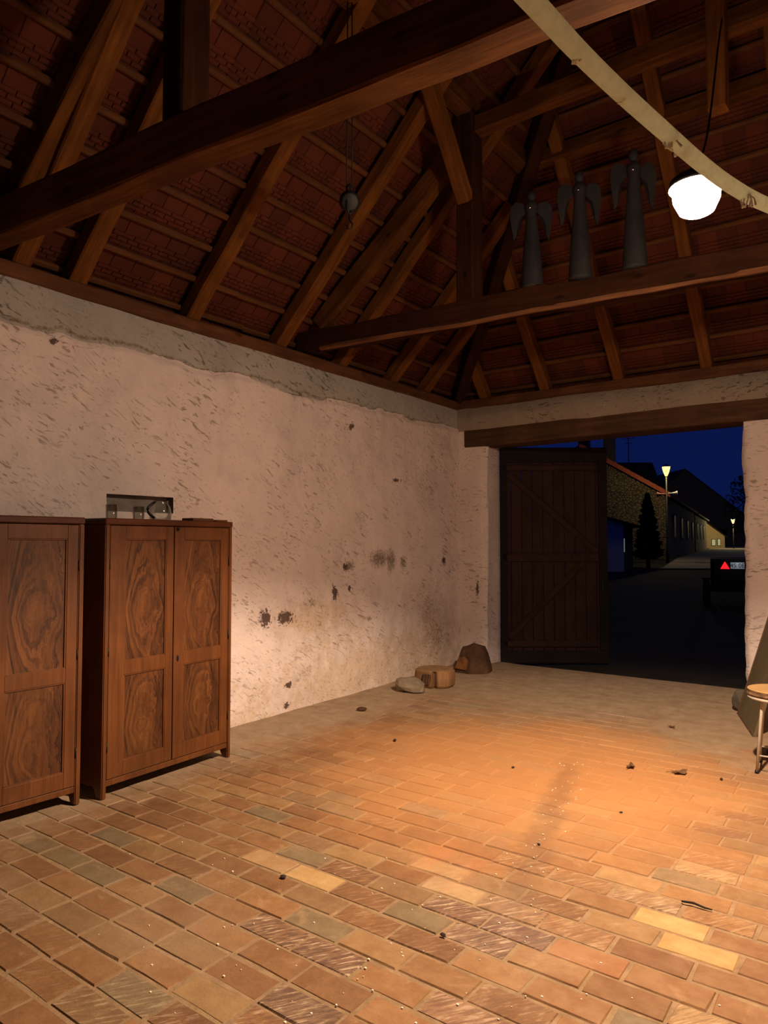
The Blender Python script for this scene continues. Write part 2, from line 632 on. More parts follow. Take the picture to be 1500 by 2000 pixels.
# single bricks the photograph shows clearly: (x, y) -> colour, strength of the combed marks
SPECIAL = [(-1.33, 2.74, (0.17, 0.09, 0.06), 1.0), (-1.44, 2.587, (0.23, 0.14, 0.09), 1.0), (-1.63, 2.74, (0.20, 0.11, 0.065), 1.0),
           (-1.15, 2.66, (0.30, 0.18, 0.095), 0.8), (-1.19, 2.95, (0.28, 0.17, 0.09), 0.8), (-1.33, 2.88, (0.27, 0.15, 0.075), 0.7),
           (-2.03, 2.09, (0.23, 0.13, 0.07), 1.0), (-1.74, 2.15, (0.21, 0.12, 0.07), 1.0), (-1.4, 2.12, (0.27, 0.15, 0.08), 0.6), (-1.65, 1.84, (0.20, 0.12, 0.07), 0.9),
           (-0.73, 3.03, (0.46, 0.28, 0.11), 0.0), (-0.86, 3.17, (0.46, 0.285, 0.115), 0.0), (-1.04, 2.74, (0.31, 0.145, 0.06), 0.0),
           (-2.33, 2.6, (0.44, 0.29, 0.125), 0.0), (-2.63, 2.6, (0.38, 0.24, 0.115), 0.1), (-2.04, 2.97, (0.38, 0.25, 0.12), 0.2), (-1.76, 2.88, (0.40, 0.27, 0.14), 0.1),
           (-0.89, 3.76, (0.33, 0.22, 0.11), 0.5), (-1.01, 3.35, (0.30, 0.19, 0.10), 0.6)]
bricks = []
row0, WR, LR = 2.587, 0.147, 0.2975
known = {0: -1.592, 1: -1.489, 3: -0.867 + 0.0}
k = -32
while True:
    y = row0 + k * WR
    if y > 8.46:
        break
    if y > YB + 0.1:
        rr = random.Random(500 + k)
        off = known.get(k, rr.uniform(0, LR) if k % 2 else -1.592 + rr.uniform(-.05, .05))
        x = off + math.ceil((-4.36 - off) / LR) * LR + LR / 2
        while x < XR - 0.1:
            bricks.append((x + rr.uniform(-.004, .004), y + rr.uniform(-.003, .003), rr))
            x += LR
    k += 1


def brick_col(x, y, rr):
    for sx, sy, c, a in SPECIAL:
        if abs(x - sx) < 0.149 and abs(y - sy) < 0.06:
            return c + (a,)
    t = rr.uniform(0, 105)
    for c, w in BRICK_KINDS:
        t -= w
        if t <= 0:
            break
    s = rr.uniform(0.88, 1.10)
    st = 0.0
    q = rr.random()
    zone = noise.noise(Vector((x * 0.9 + 3.1, y * 0.9, 0.3)))
    if q < 0.14 + 0.4 * max(0, zone):
        st = rr.uniform(0.25, 0.7)
    if x < -2.6:
        st *= 0.35
    s *= 1 - .17 * max(0, min(1, (-1.7 - x) / 1.4)) * max(0, min(1, (3.4 - y) / 1.0))  # darker bricks at the near left, with the lamp's falloff painted in
    return (c[0] * s * 0.98, c[1] * s, c[2] * s * 0.98, st)


vis = [b for b in bricks if in_view((b[0], b[1], 0), 90)]
vis.sort(key=lambda b: (Vector((b[0], b[1], -HC))).length)
near = set(id(b) for b in vis[:300])
stuff_v, stuff_f, stuff_c = [], [], []
for bi, b in enumerate(bricks):
    x, y, rr = b
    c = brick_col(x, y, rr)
    me = BR[rr.randrange(8)]
    mat4 = Matrix.Translation((x, y, rr.uniform(-.0022, .0022))) @ Euler((rr.uniform(-.008, .008), rr.uniform(-.005, .005), rr.uniform(-.012, .012) + (math.pi if rr.random() < .5 else 0))).to_matrix().to_4x4()
    if id(b) in near:
        o = bpy.data.objects.new('brick', me)
        COL.objects.link(o)
        o.parent = floor
        o.matrix_local = mat4
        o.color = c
    else:
        base = len(stuff_v)
        for v in me.vertices:
            stuff_v.append(tuple(mat4 @ v.co))
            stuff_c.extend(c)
        for p in me.polygons:
            stuff_f.append([base + i for i in p.vertices])
me = bpy.data.meshes.new('paving')
me.from_pydata(stuff_v, [], stuff_f)
ca = me.color_attributes.new('Col', 'FLOAT_COLOR', 'POINT')
ca.data.foreach_set('color', stuff_c)
me.update()
pv = link('paving', me, M['brick_far'], floor)
pv['kind'] = 'stuff'


# ------------------------------------------------------------------ setting: walls
def nz(x, y, z, s=1.0, sc=1.0):
    return noise.noise(Vector((x * sc, y * sc, z * sc))) * s


def blob(y, z, cy, cz, ry, rz):
    d = ((y - cy) / ry) ** 2 + ((z - cz) / rz) ** 2
    return math.exp(-d * 1.2)


CHIPS = [(4.69, .90, .075, .10), (4.69, .90, .06, .08), (4.95, .88, .12, .07), (5.71, 1.07, .055, .09), (5.96, 1.11, .035, .035), (6.0, 2.87, .05, .05),
         (6.82, 2.34, .09, .03), (7.84, 1.37, .05, .06), (2.63, 3.04, .04, .03), (5.9, 1.33, .05, .05), (4.95, .24, .05, .04), (4.9, .06, .05, .03)]
MOULD = [(6.51, 1.42, .26, .15), (6.72, 1.40, .13, .20), (6.95, 1.36, .09, .11), (7.84, 1.35, .09, .08), (5.97, 1.35, .12, .08), (6.14, 1.88, .14, .16), (6.2, 1.78, .08, .08),
         (5.42, 1.78, .13, .10), (7.5, .75, .4, .4), (7.7, .4, .5, .3), (5.35, 1.0, .25, .10), (5.25, .35, .12, .07), (7.1, 1.7, .12, .1), (5.1, .28, .10, .06)]


def stain_left(v):
    x, y, z = v
    r = max([blob(y, z, *c) for c in CHIPS] + [0])
    b = max([blob(y, z, *c) * (1.0 if i < 5 else 0.62) for i, c in enumerate(MOULD)] + [0])
    g = max(0.0, 1.0 - z / 0.75) * 0.62 + blob(y, z, 5.4, .85, .9, .28) * .85 + blob(y, z, 7.6, .6, .8, .7) * .5 + blob(y, z, 6.2, 0.3, 1.2, .3) * .5
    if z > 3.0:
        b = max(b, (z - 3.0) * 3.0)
    return (min(r, 1), min(g, 1), min(b, 1), 1)


NICHE = (3.075, 3.665, 1.835, 1.975)


def wall_x(y, z):
    t = max(0.0, 1 - z / 1.3)
    return (XL + 0.02 + 0.10 * t * t * max(0, min(1, (8.0 - y) / 2)) + nz(y, z, 1.7, .030, .9) + nz(y, z, 5.1, .018, 2.6) + nz(y, z, 9.3, .009, 7))


def top_z(y):
    return 3.13 + 0.05 * nz(y, 0, 3, 1, 1.4) + 0.035 * nz(y, 4, 0, 1, 5) + 0.018 * nz(y, 2, 0, 1, 14)


def wl_fn(a, b):
    y = YB + a * (YG + .25 - YB)
    z = -0.03 + b * 3.16 + (top_z(y) - 3.13) * max(0.0, (b - 0.8) / 0.2)
    x = wall_x(y, z)
    if b > 0.985:
        x -= 0.02
    return (x, y, z)


NU, NV = 400, 120


def sk(i, j):
    y = YB + (i + .5) / NU * (YG + .25 - YB)
    z = -0.03 + (j + .5) / NV * 3.16
    return NICHE[0] < y < NICHE[1] and NICHE[2] < z < NICHE[3]


wall_left = struct(grid_mesh('wall_left', NU, NV, wl_fn, M['plaster'], None, stain_left, sk), 'lumpy limewashed wall with damp stains')
# ledge along the top of the plaster (the wall below stands proud of the band above it)
bm = bmesh.new()
pr = []
for i in range(NU + 1):
    p = wl_fn(i / NU, 1.0)
    pr.append((bm.verts.new(p), bm.verts.new((XL - 0.06, p[1], p[2] + 0.012))))
for a, b in zip(pr, pr[1:]):
    bm.faces.new((a[0], b[0], b[1], a[1]))
obj('plaster_ledge', bm, M['plaster'], wall_left)
# niche lining
M['niche'] = plain('niche_grey', (0.20, 0.175, 0.155), 0.95, 0, 0.2)
wm = wall_left.data
cnt = {}
for p_ in wm.polygons:
    for e_ in p_.edge_keys:
        cnt[e_] = cnt.get(e_, 0) + 1
bm = bmesh.new()
bx, bverts = XL - 0.06, {}


def bv(i, back):
    if (i, back) not in bverts:
        c_ = wm.vertices[i].co
        bverts[(i, back)] = bm.verts.new((bx if back else c_.x, c_.y, c_.z))
    return bverts[(i, back)]


for (ia, ib), k_ in cnt.items():
    mid_ = (wm.vertices[ia].co + wm.vertices[ib].co) / 2
    if k_ == 1 and NICHE[0] - .1 < mid_.y < NICHE[1] + .1 and NICHE[2] - .1 < mid_.z < NICHE[3] + .1:
        bm.faces.new((bv(ia, 0), bv(ib, 0), bv(ib, 1), bv(ia, 1)))
y0, y1, z0, z1 = NICHE
bm.faces.new([bm.verts.new(q_) for q_ in ((bx + .001, y0 - .05, z0 - .05), (bx + .001, y1 + .05, z0 - .05), (bx + .001, y1 + .05, z1 + .05), (bx + .001, y0 - .05, z1 + .05))])
obj('niche_lining', bm, M['niche'], wall_left)


def no_stain(v):
    return (0, 0, 0.0, 1)


def band_dark(v):
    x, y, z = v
    return (0, 0, min(1, max(0, min(1, (z - 3.34) * 2.0 + nz(y, z, 2, .25, 2))) * .6 + max(0, 1 - abs(z - top_z(y)) / .035) * .95), 1)  # darker along the plaster edge and, unevenly, towards the top


# grey rendered band over the left wall
def bl_fn(a, b):
    y = YB + a * (YG + .02 - YB)
    z = 3.08 + b * 0.345
    return (XL - 0.012 + 0.02 * math.sin(b * 3.0) + nz(y, z, 3, .012, 1.2) + nz(y, z, 6, .006, 4), y, z)


grid_mesh('render_band', 420, 24, bl_fn, M['band'], wall_left, band_dark)


# gate wall: piers, band over lintel
def gate_wall(name, label):
    o = bpy.data.objects.new(name, None)
    COL.objects.link(o)
    struct(o, label)
    return o


wall_gate = gate_wall('wall_gate', 'end wall with the open gateway between two limewashed piers')


def stain_pier(v):
    x, y, z = v
    return (blob(x, z, -4.62, 1.0, .03, .15) * .8, max(0, .8 - z) * .5, max(0, 1 - z / .5) * .35 + blob(x, z, -4.85, 1.2, .15, .4) * .3, 1)


def pier_fn(x0, x1, y0, y1, ztop, mirror, wave):
    """front and one reveal, as a bent sheet: a from the wall corner round the arris to the back"""
    L1, L2 = abs(x1 - x0), y1 - y0
    f1 = L1 / (L1 + L2)

    def fn(a, b):
        z = -0.03 + b * (ztop + 0.03)
        w = nz(0.3, 1.1 if mirror else 4.2, z, wave, 2.2) + nz(.3, 2, z, wave * .5, 7)
        if a <= f1:
            t = a / f1
            x = x0 + (x1 - x0) * t
            y = y0 + nz(x, z, 2.2, .018, 1.6) + nz(x, z, 8, .007, 5)
            x += w * t
            if t > 0.94:
                y += 0.02
        else:
            t = (a - f1) / (1 - f1)
            x = x1 + w + (0.02 if mirror else -0.02) * (t < .06) * -1 + nz(t, z, 4.4, .02, 1.7)
            y = y0 + 0.02 + (y1 - y0) * t + nz(t, z, 7, .008, 3)
        zz = z + (0.03 * nz(a * 9, 0, 1, 1, 1) if b > .97 else 0)
        return (x, y, zz)
    return fn


grid_mesh('pier', 44, 100, pier_fn(-5.1, -4.49, YG, YG + .50, 2.945, False, .012), M['plaster'], wall_gate, stain_pier)
grid_mesh('pier', 110, 100, pier_fn(XR + .2, -1.405, YG, YG + .50, 2.90, True, .028), M['plaster'], wall_gate, stain_pier)
grid_mesh('pier_top', 10, 8, lambda a, b: (-5.1 + a * .31, YG + nz(a * 2, b * 2, 1, .015, 1), 2.9 + b * .235 + (0.02 * nz(a * 6, 1, 1) if b > .9 else 0)),
          M['plaster'], wall_gate, no_stain)
# tops of the piers, closing the gap under the lintel
obj('pier_cap', box(-5.1, -4.50, YG + .01, YG + .5, 2.80, 2.925), M['plaster'], wall_gate)
obj('pier_cap', box(-1.40, XR + .2, YG + .01, YG + .5, 2.80, 2.885), M['plaster'], wall_gate)


def bg_fn(a, b):
    x = -4.98 + a * (XR + .2 + 4.98)
    ang = b * math.pi
    y = YG - 0.005 - 0.045 * math.sin(ang) + nz(x, b, 2, .014, 1.3) + nz(x, b, 7, .006, 4)
    return (x, y, 3.10 + b * 0.30 + nz(x, b, 3, .014, 1.1))


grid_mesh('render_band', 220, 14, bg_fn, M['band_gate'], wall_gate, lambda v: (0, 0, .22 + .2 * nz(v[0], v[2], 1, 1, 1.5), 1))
beam('lintel', (-4.80, YG + .14, 2.995), (XR + .1, YG + .14, 3.03), .30, .235, M['lintel'], wall_gate)
beam('wall_plate', (-5.0, YG + .10, 3.455), (XR + .2, YG + .10, 3.475), .20, .135, M['plate'], wall_gate)
# back of the band and the outer half of the lintel
obj('wall_core', box(-5.2, XR + .2, YG + .06, YG + .5, 3.12, 3.40), M['band_gate'], wall_gate)
beam('lintel', (-4.80, YG + .40, 3.005), (XR + .1, YG + .40, 3.035), .20, .22, M['lintel'], wall_gate)

beam('wall_plate', (XL - .085, YB, 3.485), (XL - .085, YG + .1, 3.455), .20, .115, M['plate'], wall_left)

M['back'] = wood('unseen_dark_boards', (.045, .024, .012), (.02, .011, .006), .95, 'Z', 10, False)  # unseen boards coloured dark so little light bounces back
wall_right = struct(grid_mesh('wall_right', 40, 20, lambda a, b: (XR + .03 + nz(a * 10, b * 3, 4, .03, 1), YB + a * (YG + .2 - YB), -0.03 + b * 3.45),
                              M['plaster'], None, no_stain), 'limewashed right wall')
wall_back = struct(grid_mesh('wall_back', 40, 30, lambda a, b: (-5.15 + a * 8.2, YB + nz(a * 8, b * 4, 4, .03, 1), -0.03 + b * (3.5 + 4.2 * max(0, 1 - abs(a * 8.2 - 4.1) / 4.1))),
                             M['back'], None, no_stain), 'unseen back wall, boards darkened against bounce light')

# ------------------------------------------------------------------ setting: roof slopes (rafters, battens, tiles)
ZE = 3.53
AL = math.radians(45.5)
AG = math.radians(48.0)
XC = (XL + XR) / 2                       # ridge
ZR = ZE + math.tan(AL) * (XC - XL)
YH = YG - (ZR - ZE) / math.tan(AG)       # where the hip meets the ridge
LS = (XC - XL) / math.cos(AL)
LG = (YG - YH) / math.cos(AG)


def tile_mesh(far=False):
    bm = bmesh.new()
    w, l = 0.0932, 0.352
    add_box(bm, -w, w, -0.045, l - 0.045, 0.007, 0.015)
    add_box(bm, -w + .006, w - .006, -0.045, l - 0.045, 0.0, 0.0075)
    # moulded interlocking ribs on the underside, near the lower end
    for s0, cuts in ((0.036, (-w, -.002, w)), (0.074, (-w, -.048, .046, w)), (0.112, (-w, .0, w))):
        for xa, xb in zip(cuts, cuts[1:]):
            add_box(bm, xa + (.004 if xa > -w else 0), xb - (.004 if xb < w else 0), s0, s0 + 0.028, -0.012, 0.001)
    me = bpy.data.meshes.new('roof_tile')
    bmesh.ops.recalc_face_normals(bm, faces=bm.faces[:])
    bm.to_mesh(me)
    bm.free()
    me.materials.append(M['tile'])
    return me


TILE = tile_mesh()
TV = [v.co.copy() for v in TILE.vertices]
TF = [tuple(p.vertices) for p in TILE.polygons]


def slope(name, label, O, s, n, u, u0, u1, smax, rafters, nmax=300):
    """O: point on the eave line (underside of the rafters); s up the slope, n outward, u along the eave"""
    root = bpy.data.objects.new(name, None)
    COL.objects.link(root)
    struct(root, label)
    S, NN, U = Vector(s), Vector(n), Vector(u)
    pt = lambda a, b, c: Vector(O) + U * a + S * b + NN * c
    for ru, w, lo in rafters:
        top = smax(ru)
        if top - lo < 0.3:
            continue
        beam('rafter', pt(ru, lo, 0.07), pt(ru, top, 0.07), w, 0.14, M['rafter'], root, NN, 0.005)
    rnd = random.Random(len(name) * 7)
    kmax = int((max(smax(u0 + (u1 - u0) * t / 40) for t in range(41)) + .3) / 0.29) + 1
    rot = Matrix.Identity(4)
    for i in range(3):
        rot[i][0], rot[i][1], rot[i][2] = U[i], S[i], NN[i]
    cand = []
    for k in range(-1, kmax):
        sk_ = -0.02 + k * 0.29
        # the batten runs where the slope is still wide enough
        ok = [u0 + (u1 - u0) * t / 60 for t in range(61) if smax(u0 + (u1 - u0) * t / 60) > sk_]
        if len(ok) > 1 and k >= 0:
            a = min(ok)
            while a < max(ok) - 0.05:                  # laths of a carpenter's length, ends meeting on rafters
                b = min(a + rnd.uniform(2.6, 4.2), max(ok))
                if max(ok) - b < 0.5:
                    b = max(ok)
                beam('batten', pt(a, sk_ + rnd.uniform(-.006, .006), 0.158), pt(b, sk_ + rnd.uniform(-.006, .006), 0.158), 0.036, 0.052, M['batten'], root, S, 0.002)
                a = b
        nu = int((u1 - u0) / 0.186)
        for i in range(-4, nu + 4):
            uu = u0 + i * 0.186 + 0.093
            if sk_ < max(smax(uu), smax(uu - .13), smax(uu + .13)) + 0.22:
                cand.append((uu, sk_))
    vis_, rest = [], []
    for c in cand:
        p = pt(c[0], c[1] + .13, .18)
        (vis_ if in_view(p, 30) else rest).append((c, (p - Vector((0, 0, HC))).length))
    vis_.sort(key=lambda q: q[1])
    rest += vis_[nmax:]
    sv, sf = [], []

    def tm(c):
        return (Matrix.Translation(pt(c[0] + rnd.uniform(-.002, .002), c[1] + rnd.uniform(-.002, .002), 0.212 + rnd.uniform(-.0015, .0015))) @ rot
                @ Euler((-0.055 + rnd.uniform(-.004, .004), rnd.uniform(-.008, .008), rnd.uniform(-.004, .004))).to_matrix().to_4x4())
    for c, d in vis_[:nmax]:
        o = bpy.data.objects.new('roof_tile', TILE)
        COL.objects.link(o)
        o.parent = root
        o.matrix_local = tm(c)
    for c, d in rest:
        mm = tm(c)
        b0 = len(sv)
        sv.extend(tuple(mm @ v) for v in TV)
        sf.extend(tuple(b0 + i for i in f) for f in TF)
    if sv:
        me_ = bpy.data.meshes.new('tiling')
        me_.from_pydata(sv, [], sf)
        me_.update()
        t_ = link('tiling', me_, M['tile_far'], root)
        t_['kind'] = 'stuff'
    return root


def smax_left(uu):
    y = -uu
    if y <= YH:
        return LS
    return max(0.0, LS * (YG - y) / (YG - YH))


def smax_gate(uu):
    x = -uu
    return max(0.0, LG * (1 - abs(x - XC) / (XC - XL)))


ca_, sa_ = math.cos(AL), math.sin(AL)
cg_, sg_ = math.cos(AG), math.sin(AG)
slope('ceiling_left', 'left roof slope of clay tiles on battens and rafters', (XL, 0, ZE), (ca_, 0, sa_), (-sa_, 0, ca_), (0, -1, 0), -YG, -YB, smax_left,
      [(-1.32, .14, -.1), (-0.3, .14, -.1), (0.7, .14, -.1), (-2.82, .135, -.1), (-3.87, .135, -.1), (-4.93, .14, -.1), (-5.88, .13, -.1), (-6.83, .14, -.1), (-7.55, .13, -.1), (-2.40, .13, -.1)])
slope('ceiling_gate', 'hipped roof slope of clay tiles over the gateway', (0, YG, ZE), (0, -cg_, sg_), (0, sg_, cg_), (-1, 0, 0), -XR, -XL, smax_gate,
      [(4.52, .12, -.1), (3.66, .125, -.1), (2.73, .125, -.1), (1.76, .125, -.1), (0.80, .125, -.1), (-0.15, .125, -.1), (-1.1, .125, -.1), (-2.0, .125, -.1)])
slope('ceiling_right', 'right roof slope of clay tiles on battens and rafters', (XR, 0, ZE), (-ca_, 0, sa_), (sa_, 0, ca_), (0, 1, 0), YB, YG,
      lambda uu: smax_left(-uu), [(y, .14, -.1) for y in (-1.3, -.3, .7, 1.7, 2.8, 3.85, 4.9, 5.9, 6.8)], 60)

# ------------------------------------------------------------------ roof timbers that stand free
TB = []
z1c = ZE + 0.02
# near tie beam (slightly askew, as built)
tb1 = beam('tie_beam', (-4.98, 2.13, 3.67), (XR + .15, 2.75, 3.64), .165, .245, M['beam'], None, jit=.007)
tag(tb1, 'near hewn tie beam crossing the top of the picture in front of everything else', 'beam', 'tie beams')
tb2 = beam('tie_beam', (-5.0, 5.30, 3.64), (XR + .15, 6.05, 3.65), .16, .20, M['shaded_beam'], None, jit=.012)
lip_ = obj('lit_edge', beam_bm(7.6, .05, .035, .010, 24, 77), M['lip'], tb2)  # paler strip added to paint the lit underside edge
lip_.location = (.3, -.068, -.098)
lip_['label'] = 'lamplit lower edge, painted paler'
tag(tb2, 'far rough tie beam with a lower edge painted as lit carrying the three winged figures', 'beam', 'tie beams')


def tb1y(x):
    return 2.13 + (x + 4.98) * (2.75 - 2.13) / (XR + .15 + 4.98)


def tb2y(x):
    return 5.30 + (x + 5.0) * (6.05 - 5.30) / (XR + .15 + 5.0)


XP = -3.11
p1 = beam('roof_post', (XP + .05, tb1y(XP) + .07, 3.78), (XP + .05, tb1y(XP) + .07, 5.46), .17, .19, M['shaded_beam'], None, (0, 1, 0))
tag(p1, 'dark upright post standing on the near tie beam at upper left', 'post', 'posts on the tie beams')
p2 = beam('roof_post', (XP, tb2y(XP), 3.74), (XP, tb2y(XP), 5.46), .17, .19, M['shaded_beam'], None, (0, 1, 0))
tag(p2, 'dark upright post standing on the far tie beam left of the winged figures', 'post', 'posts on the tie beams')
for x, y in ((1.0, tb1y(1.0)), (1.0, tb2y(1.0))):
    q = beam('roof_post', (x, y, 3.76), (x, y, 5.46), .17, .19, M['beam'], None, (0, 1, 0))
    tag(q, 'upright post under the right purlin, ' + ('near tie beam' if y < 4 else 'far tie beam'), 'post', 'posts on the tie beams')
pl = beam('purlin', (XP, YB, 5.53), (XP, 6.70, 5.50), .15, .16, M['beam'], None)
tag(pl, 'left purlin resting on the two posts and running towards the gate', 'beam', 'purlins')
pr_ = beam('purlin', (1.0, YB, 5.53), (1.0, 6.70, 5.50), .15, .16, M['beam'], None)
tag(pr_, 'right purlin running towards the gate', 'beam', 'purlins')
pg = beam('purlin', (XP - .08, 6.63, 5.50), (1.1, 6.63, 5.50), .14, .15, M['beam'], None)
tag(pg, 'short purlin under the hipped slope above the winged figures', 'beam', 'purlins')
cb = beam('collar_beam', (XP + .02, tb2y(XP) + .02, 5.335), (1.0, tb2y(1.0) - .42, 5.34), .13, .16, M['beam'], None)
tag(cb, 'collar beam from the far post to the hanging king post', 'beam')
kp = beam('king_post', (-1.02, 5.34, 4.655), (-1.02, 5.34, ZR - .1), .125, .13, M['rafter'], None, (0, 1, 0))
tag(kp, 'hanging king post with a sawn lower end above the lamp', 'post')
br1 = beam('knee_brace', (XP + .02, tb2y(XP) - .10, 4.62), (XP + .02, 4.76, 5.42), .12, .13, M['rafter'], None)
tag(br1, 'pale diagonal knee brace from the far post up to the left purlin', 'brace', 'knee braces')
br2 = beam('knee_brace', (XP - .02, tb1y(XP) + .10, 4.62), (XP - .02, 3.10, 5.44), .12, .13, M['rafter'], None)
tag(br2, 'diagonal knee brace from the near post up to the left purlin', 'brace', 'knee braces')
st1 = beam('truss_strut', (-4.82, tb1y(-4.8) + .10, 3.80), (XP - .2, tb1y(XP) + .12, 5.26), .15, .17, M['beam'], None, jit=.008)
tag(st1, 'sloping strut rising from the left end of the near tie beam', 'strut', 'truss struts')
st2 = beam('truss_strut', (-4.75, tb2y(-4.7), 3.80), (XP - .1, tb2y(XP), 5.16), .16, .17, M['beam'], None, jit=.012)
tag(st2, 'sloping strut rising from the left end of the far tie beam to its post', 'strut', 'truss struts')
hp = beam('hip_rafter', (XL - .02, YG + .02, ZE + .03), (XC, YH, ZR - .03), .14, .18, M['shaded_beam'], None)
tag(hp, 'dark hip rafter climbing from the far left corner of the walls', 'beam', 'hip rafters')
hp2 = beam('hip_rafter', (XR + .02, YG + .02, ZE + .03), (XC, YH, ZR - .03), .14, .18, M['beam'], None)
tag(hp2, 'hip rafter climbing from the far right corner of the walls', 'beam', 'hip rafters')
# collar ties between the slopes high above the far truss
ct = beam('collar_tie', (XP + .65, 5.05, 6.15), (.35, 5.05, 6.15), .11, .14, M['beam'], None)
tag(ct, 'thin collar tie high in the dark of the roof', 'beam')

# ------------------------------------------------------------------ hanging lamp
lamp = thing('hanging_lamp', 'lit white opal glass lamp hanging below the king post', 'lamp', LAMP)
n_ = N('opal_glass')
n_.b.inputs['Base Color'].default_value = (.9, .85, .75, 1)
n_.b.inputs['Emission Color'].default_value = LAMP_COL + (1,)
n_.b.inputs['Emission Strength'].default_value = GLOW
M['opal'] = n_.m
bm = bmesh.new()
add_lathe(bm, [(0.0, -0.095), (0.062, -0.095), (0.078, -0.085), (0.104, -0.03), (0.108, 0.01), (0.098, 0.045), (0.07, 0.07)], 28)
obj('opal_shade', bm, M['opal'], lamp, True)
bm = bmesh.new()
add_lathe(bm, [(0.0, 0.15), (0.02, 0.15), (0.028, 0.11), (0.075, 0.095), (0.118, 0.068), (0.126, 0.030), (0.123, 0.030), (0.112, 0.062), (0.06, 0.078), (0.0, 0.08)], 28)
obj('metal_cap', bm, M['iron'], lamp, True)
bm = bmesh.new()
pts = []
Kp = Vector((-1.02 + .05, 5.34 - .07, 5.25)) - LAMP
for i in range(15):
    t = i / 14
    p = Vector((0, 0, 0.15)).lerp(Kp, t)
    p.z -= 0.30 * math.sin(math.pi * t) * (1 - t)
    pts.append(p)
add_tube(bm, pts, 0.006, 6)
obj('cable', bm, M['iron'], lamp, True)
ld = bpy.data.lights.new('lamp_downlight', 'SPOT')
ld.energy = SPOT_W
ld.color = LAMP_COL
ld.spot_size = math.radians(136)
ld.spot_blend = 0.26
ld.shadow_soft_size = 0.05
lo = bpy.data.objects.new('lamp_downlight', ld)
COL.objects.link(lo)
lo.parent = lamp
lo.location = (0, 0, -0.15)

# ------------------------------------------------------------------ wardrobes
def mat_veneer():
    n = N('crotch_veneer')
    v = n.coord('Object')
    x, y, z = n.sep(v)
    r = n.new('ShaderNodeObjectInfo').outputs['Random']
    wob = n.math('SUBTRACT', n.noise(n.coord('Object', (3, 3, 1.6)), 2.2, 4, 0.6), 0.5)
    yy = n.math('ADD', y, n.math('MULTIPLY', wob, 0.10))
    arch = n.math('MULTIPLY', n.math('MULTIPLY', yy, yy), 17.0)
    zz = n.math('ABSOLUTE', n.math('SUBTRACT', z, n.math('ADD', 0.10, n.math('MULTIPLY', r, 0.25))))
    f = n.math('ADD', n.math('ADD', n.math('MULTIPLY', zz, 0.9), arch), n.math('MULTIPLY', wob, 0.55))
    f = n.math('ADD', f, n.math('MULTIPLY', r, 3.0))
    cv = n.new('ShaderNodeCombineXYZ')
    n.set(cv.inputs[0], n.math('MULTIPLY', f, 18.0))
    n.set(cv.inputs[1], n.math('MULTIPLY', y, 3.0))
    n.set(cv.inputs[2], n.math('ADD', n.math('MULTIPLY', r, 20.0), n.math('MULTIPLY', z, 0.6)))
    s = n.math('SUBTRACT', n.noise(cv.outputs[0], 1.0, 5, 0.62), 0.5)
    fine = n.noise(n.coord('Object', (30, 30, 2.0)), 3, 4, 0.6)
    g = n.math('ADD', n.math('MULTIPLY', s, 1.5), n.math('ADD', n.math('MULTIPLY', fine, 0.45), 0.25))
    blot = n.noise(n.coord('Object', (4, 6, 2.2)), 1.6, 4, 0.6, 0.8)
    g = n.math('SUBTRACT', g, n.math('MULTIPLY', n.math('SUBTRACT', blot, 0.45), 0.75))
    c = n.ramp(g, [(0.12, (0.020, 0.007, 0.004)), (0.40, (0.078, 0.027, 0.009)), (0.72, (0.155, 0.058, 0.017))])
    n.bump(fine, 0.1, 0.002)
    return n.fin(c, 0.38, 0, 0.45)


M['veneer'] = mat_veneer()
M['brass'] = plain('old_brass', (0.45, 0.33, 0.14), 0.4, 0.9, 0.15)
M['dark_in'] = plain('wardrobe_back', (0.04, 0.018, 0.009), 0.8)


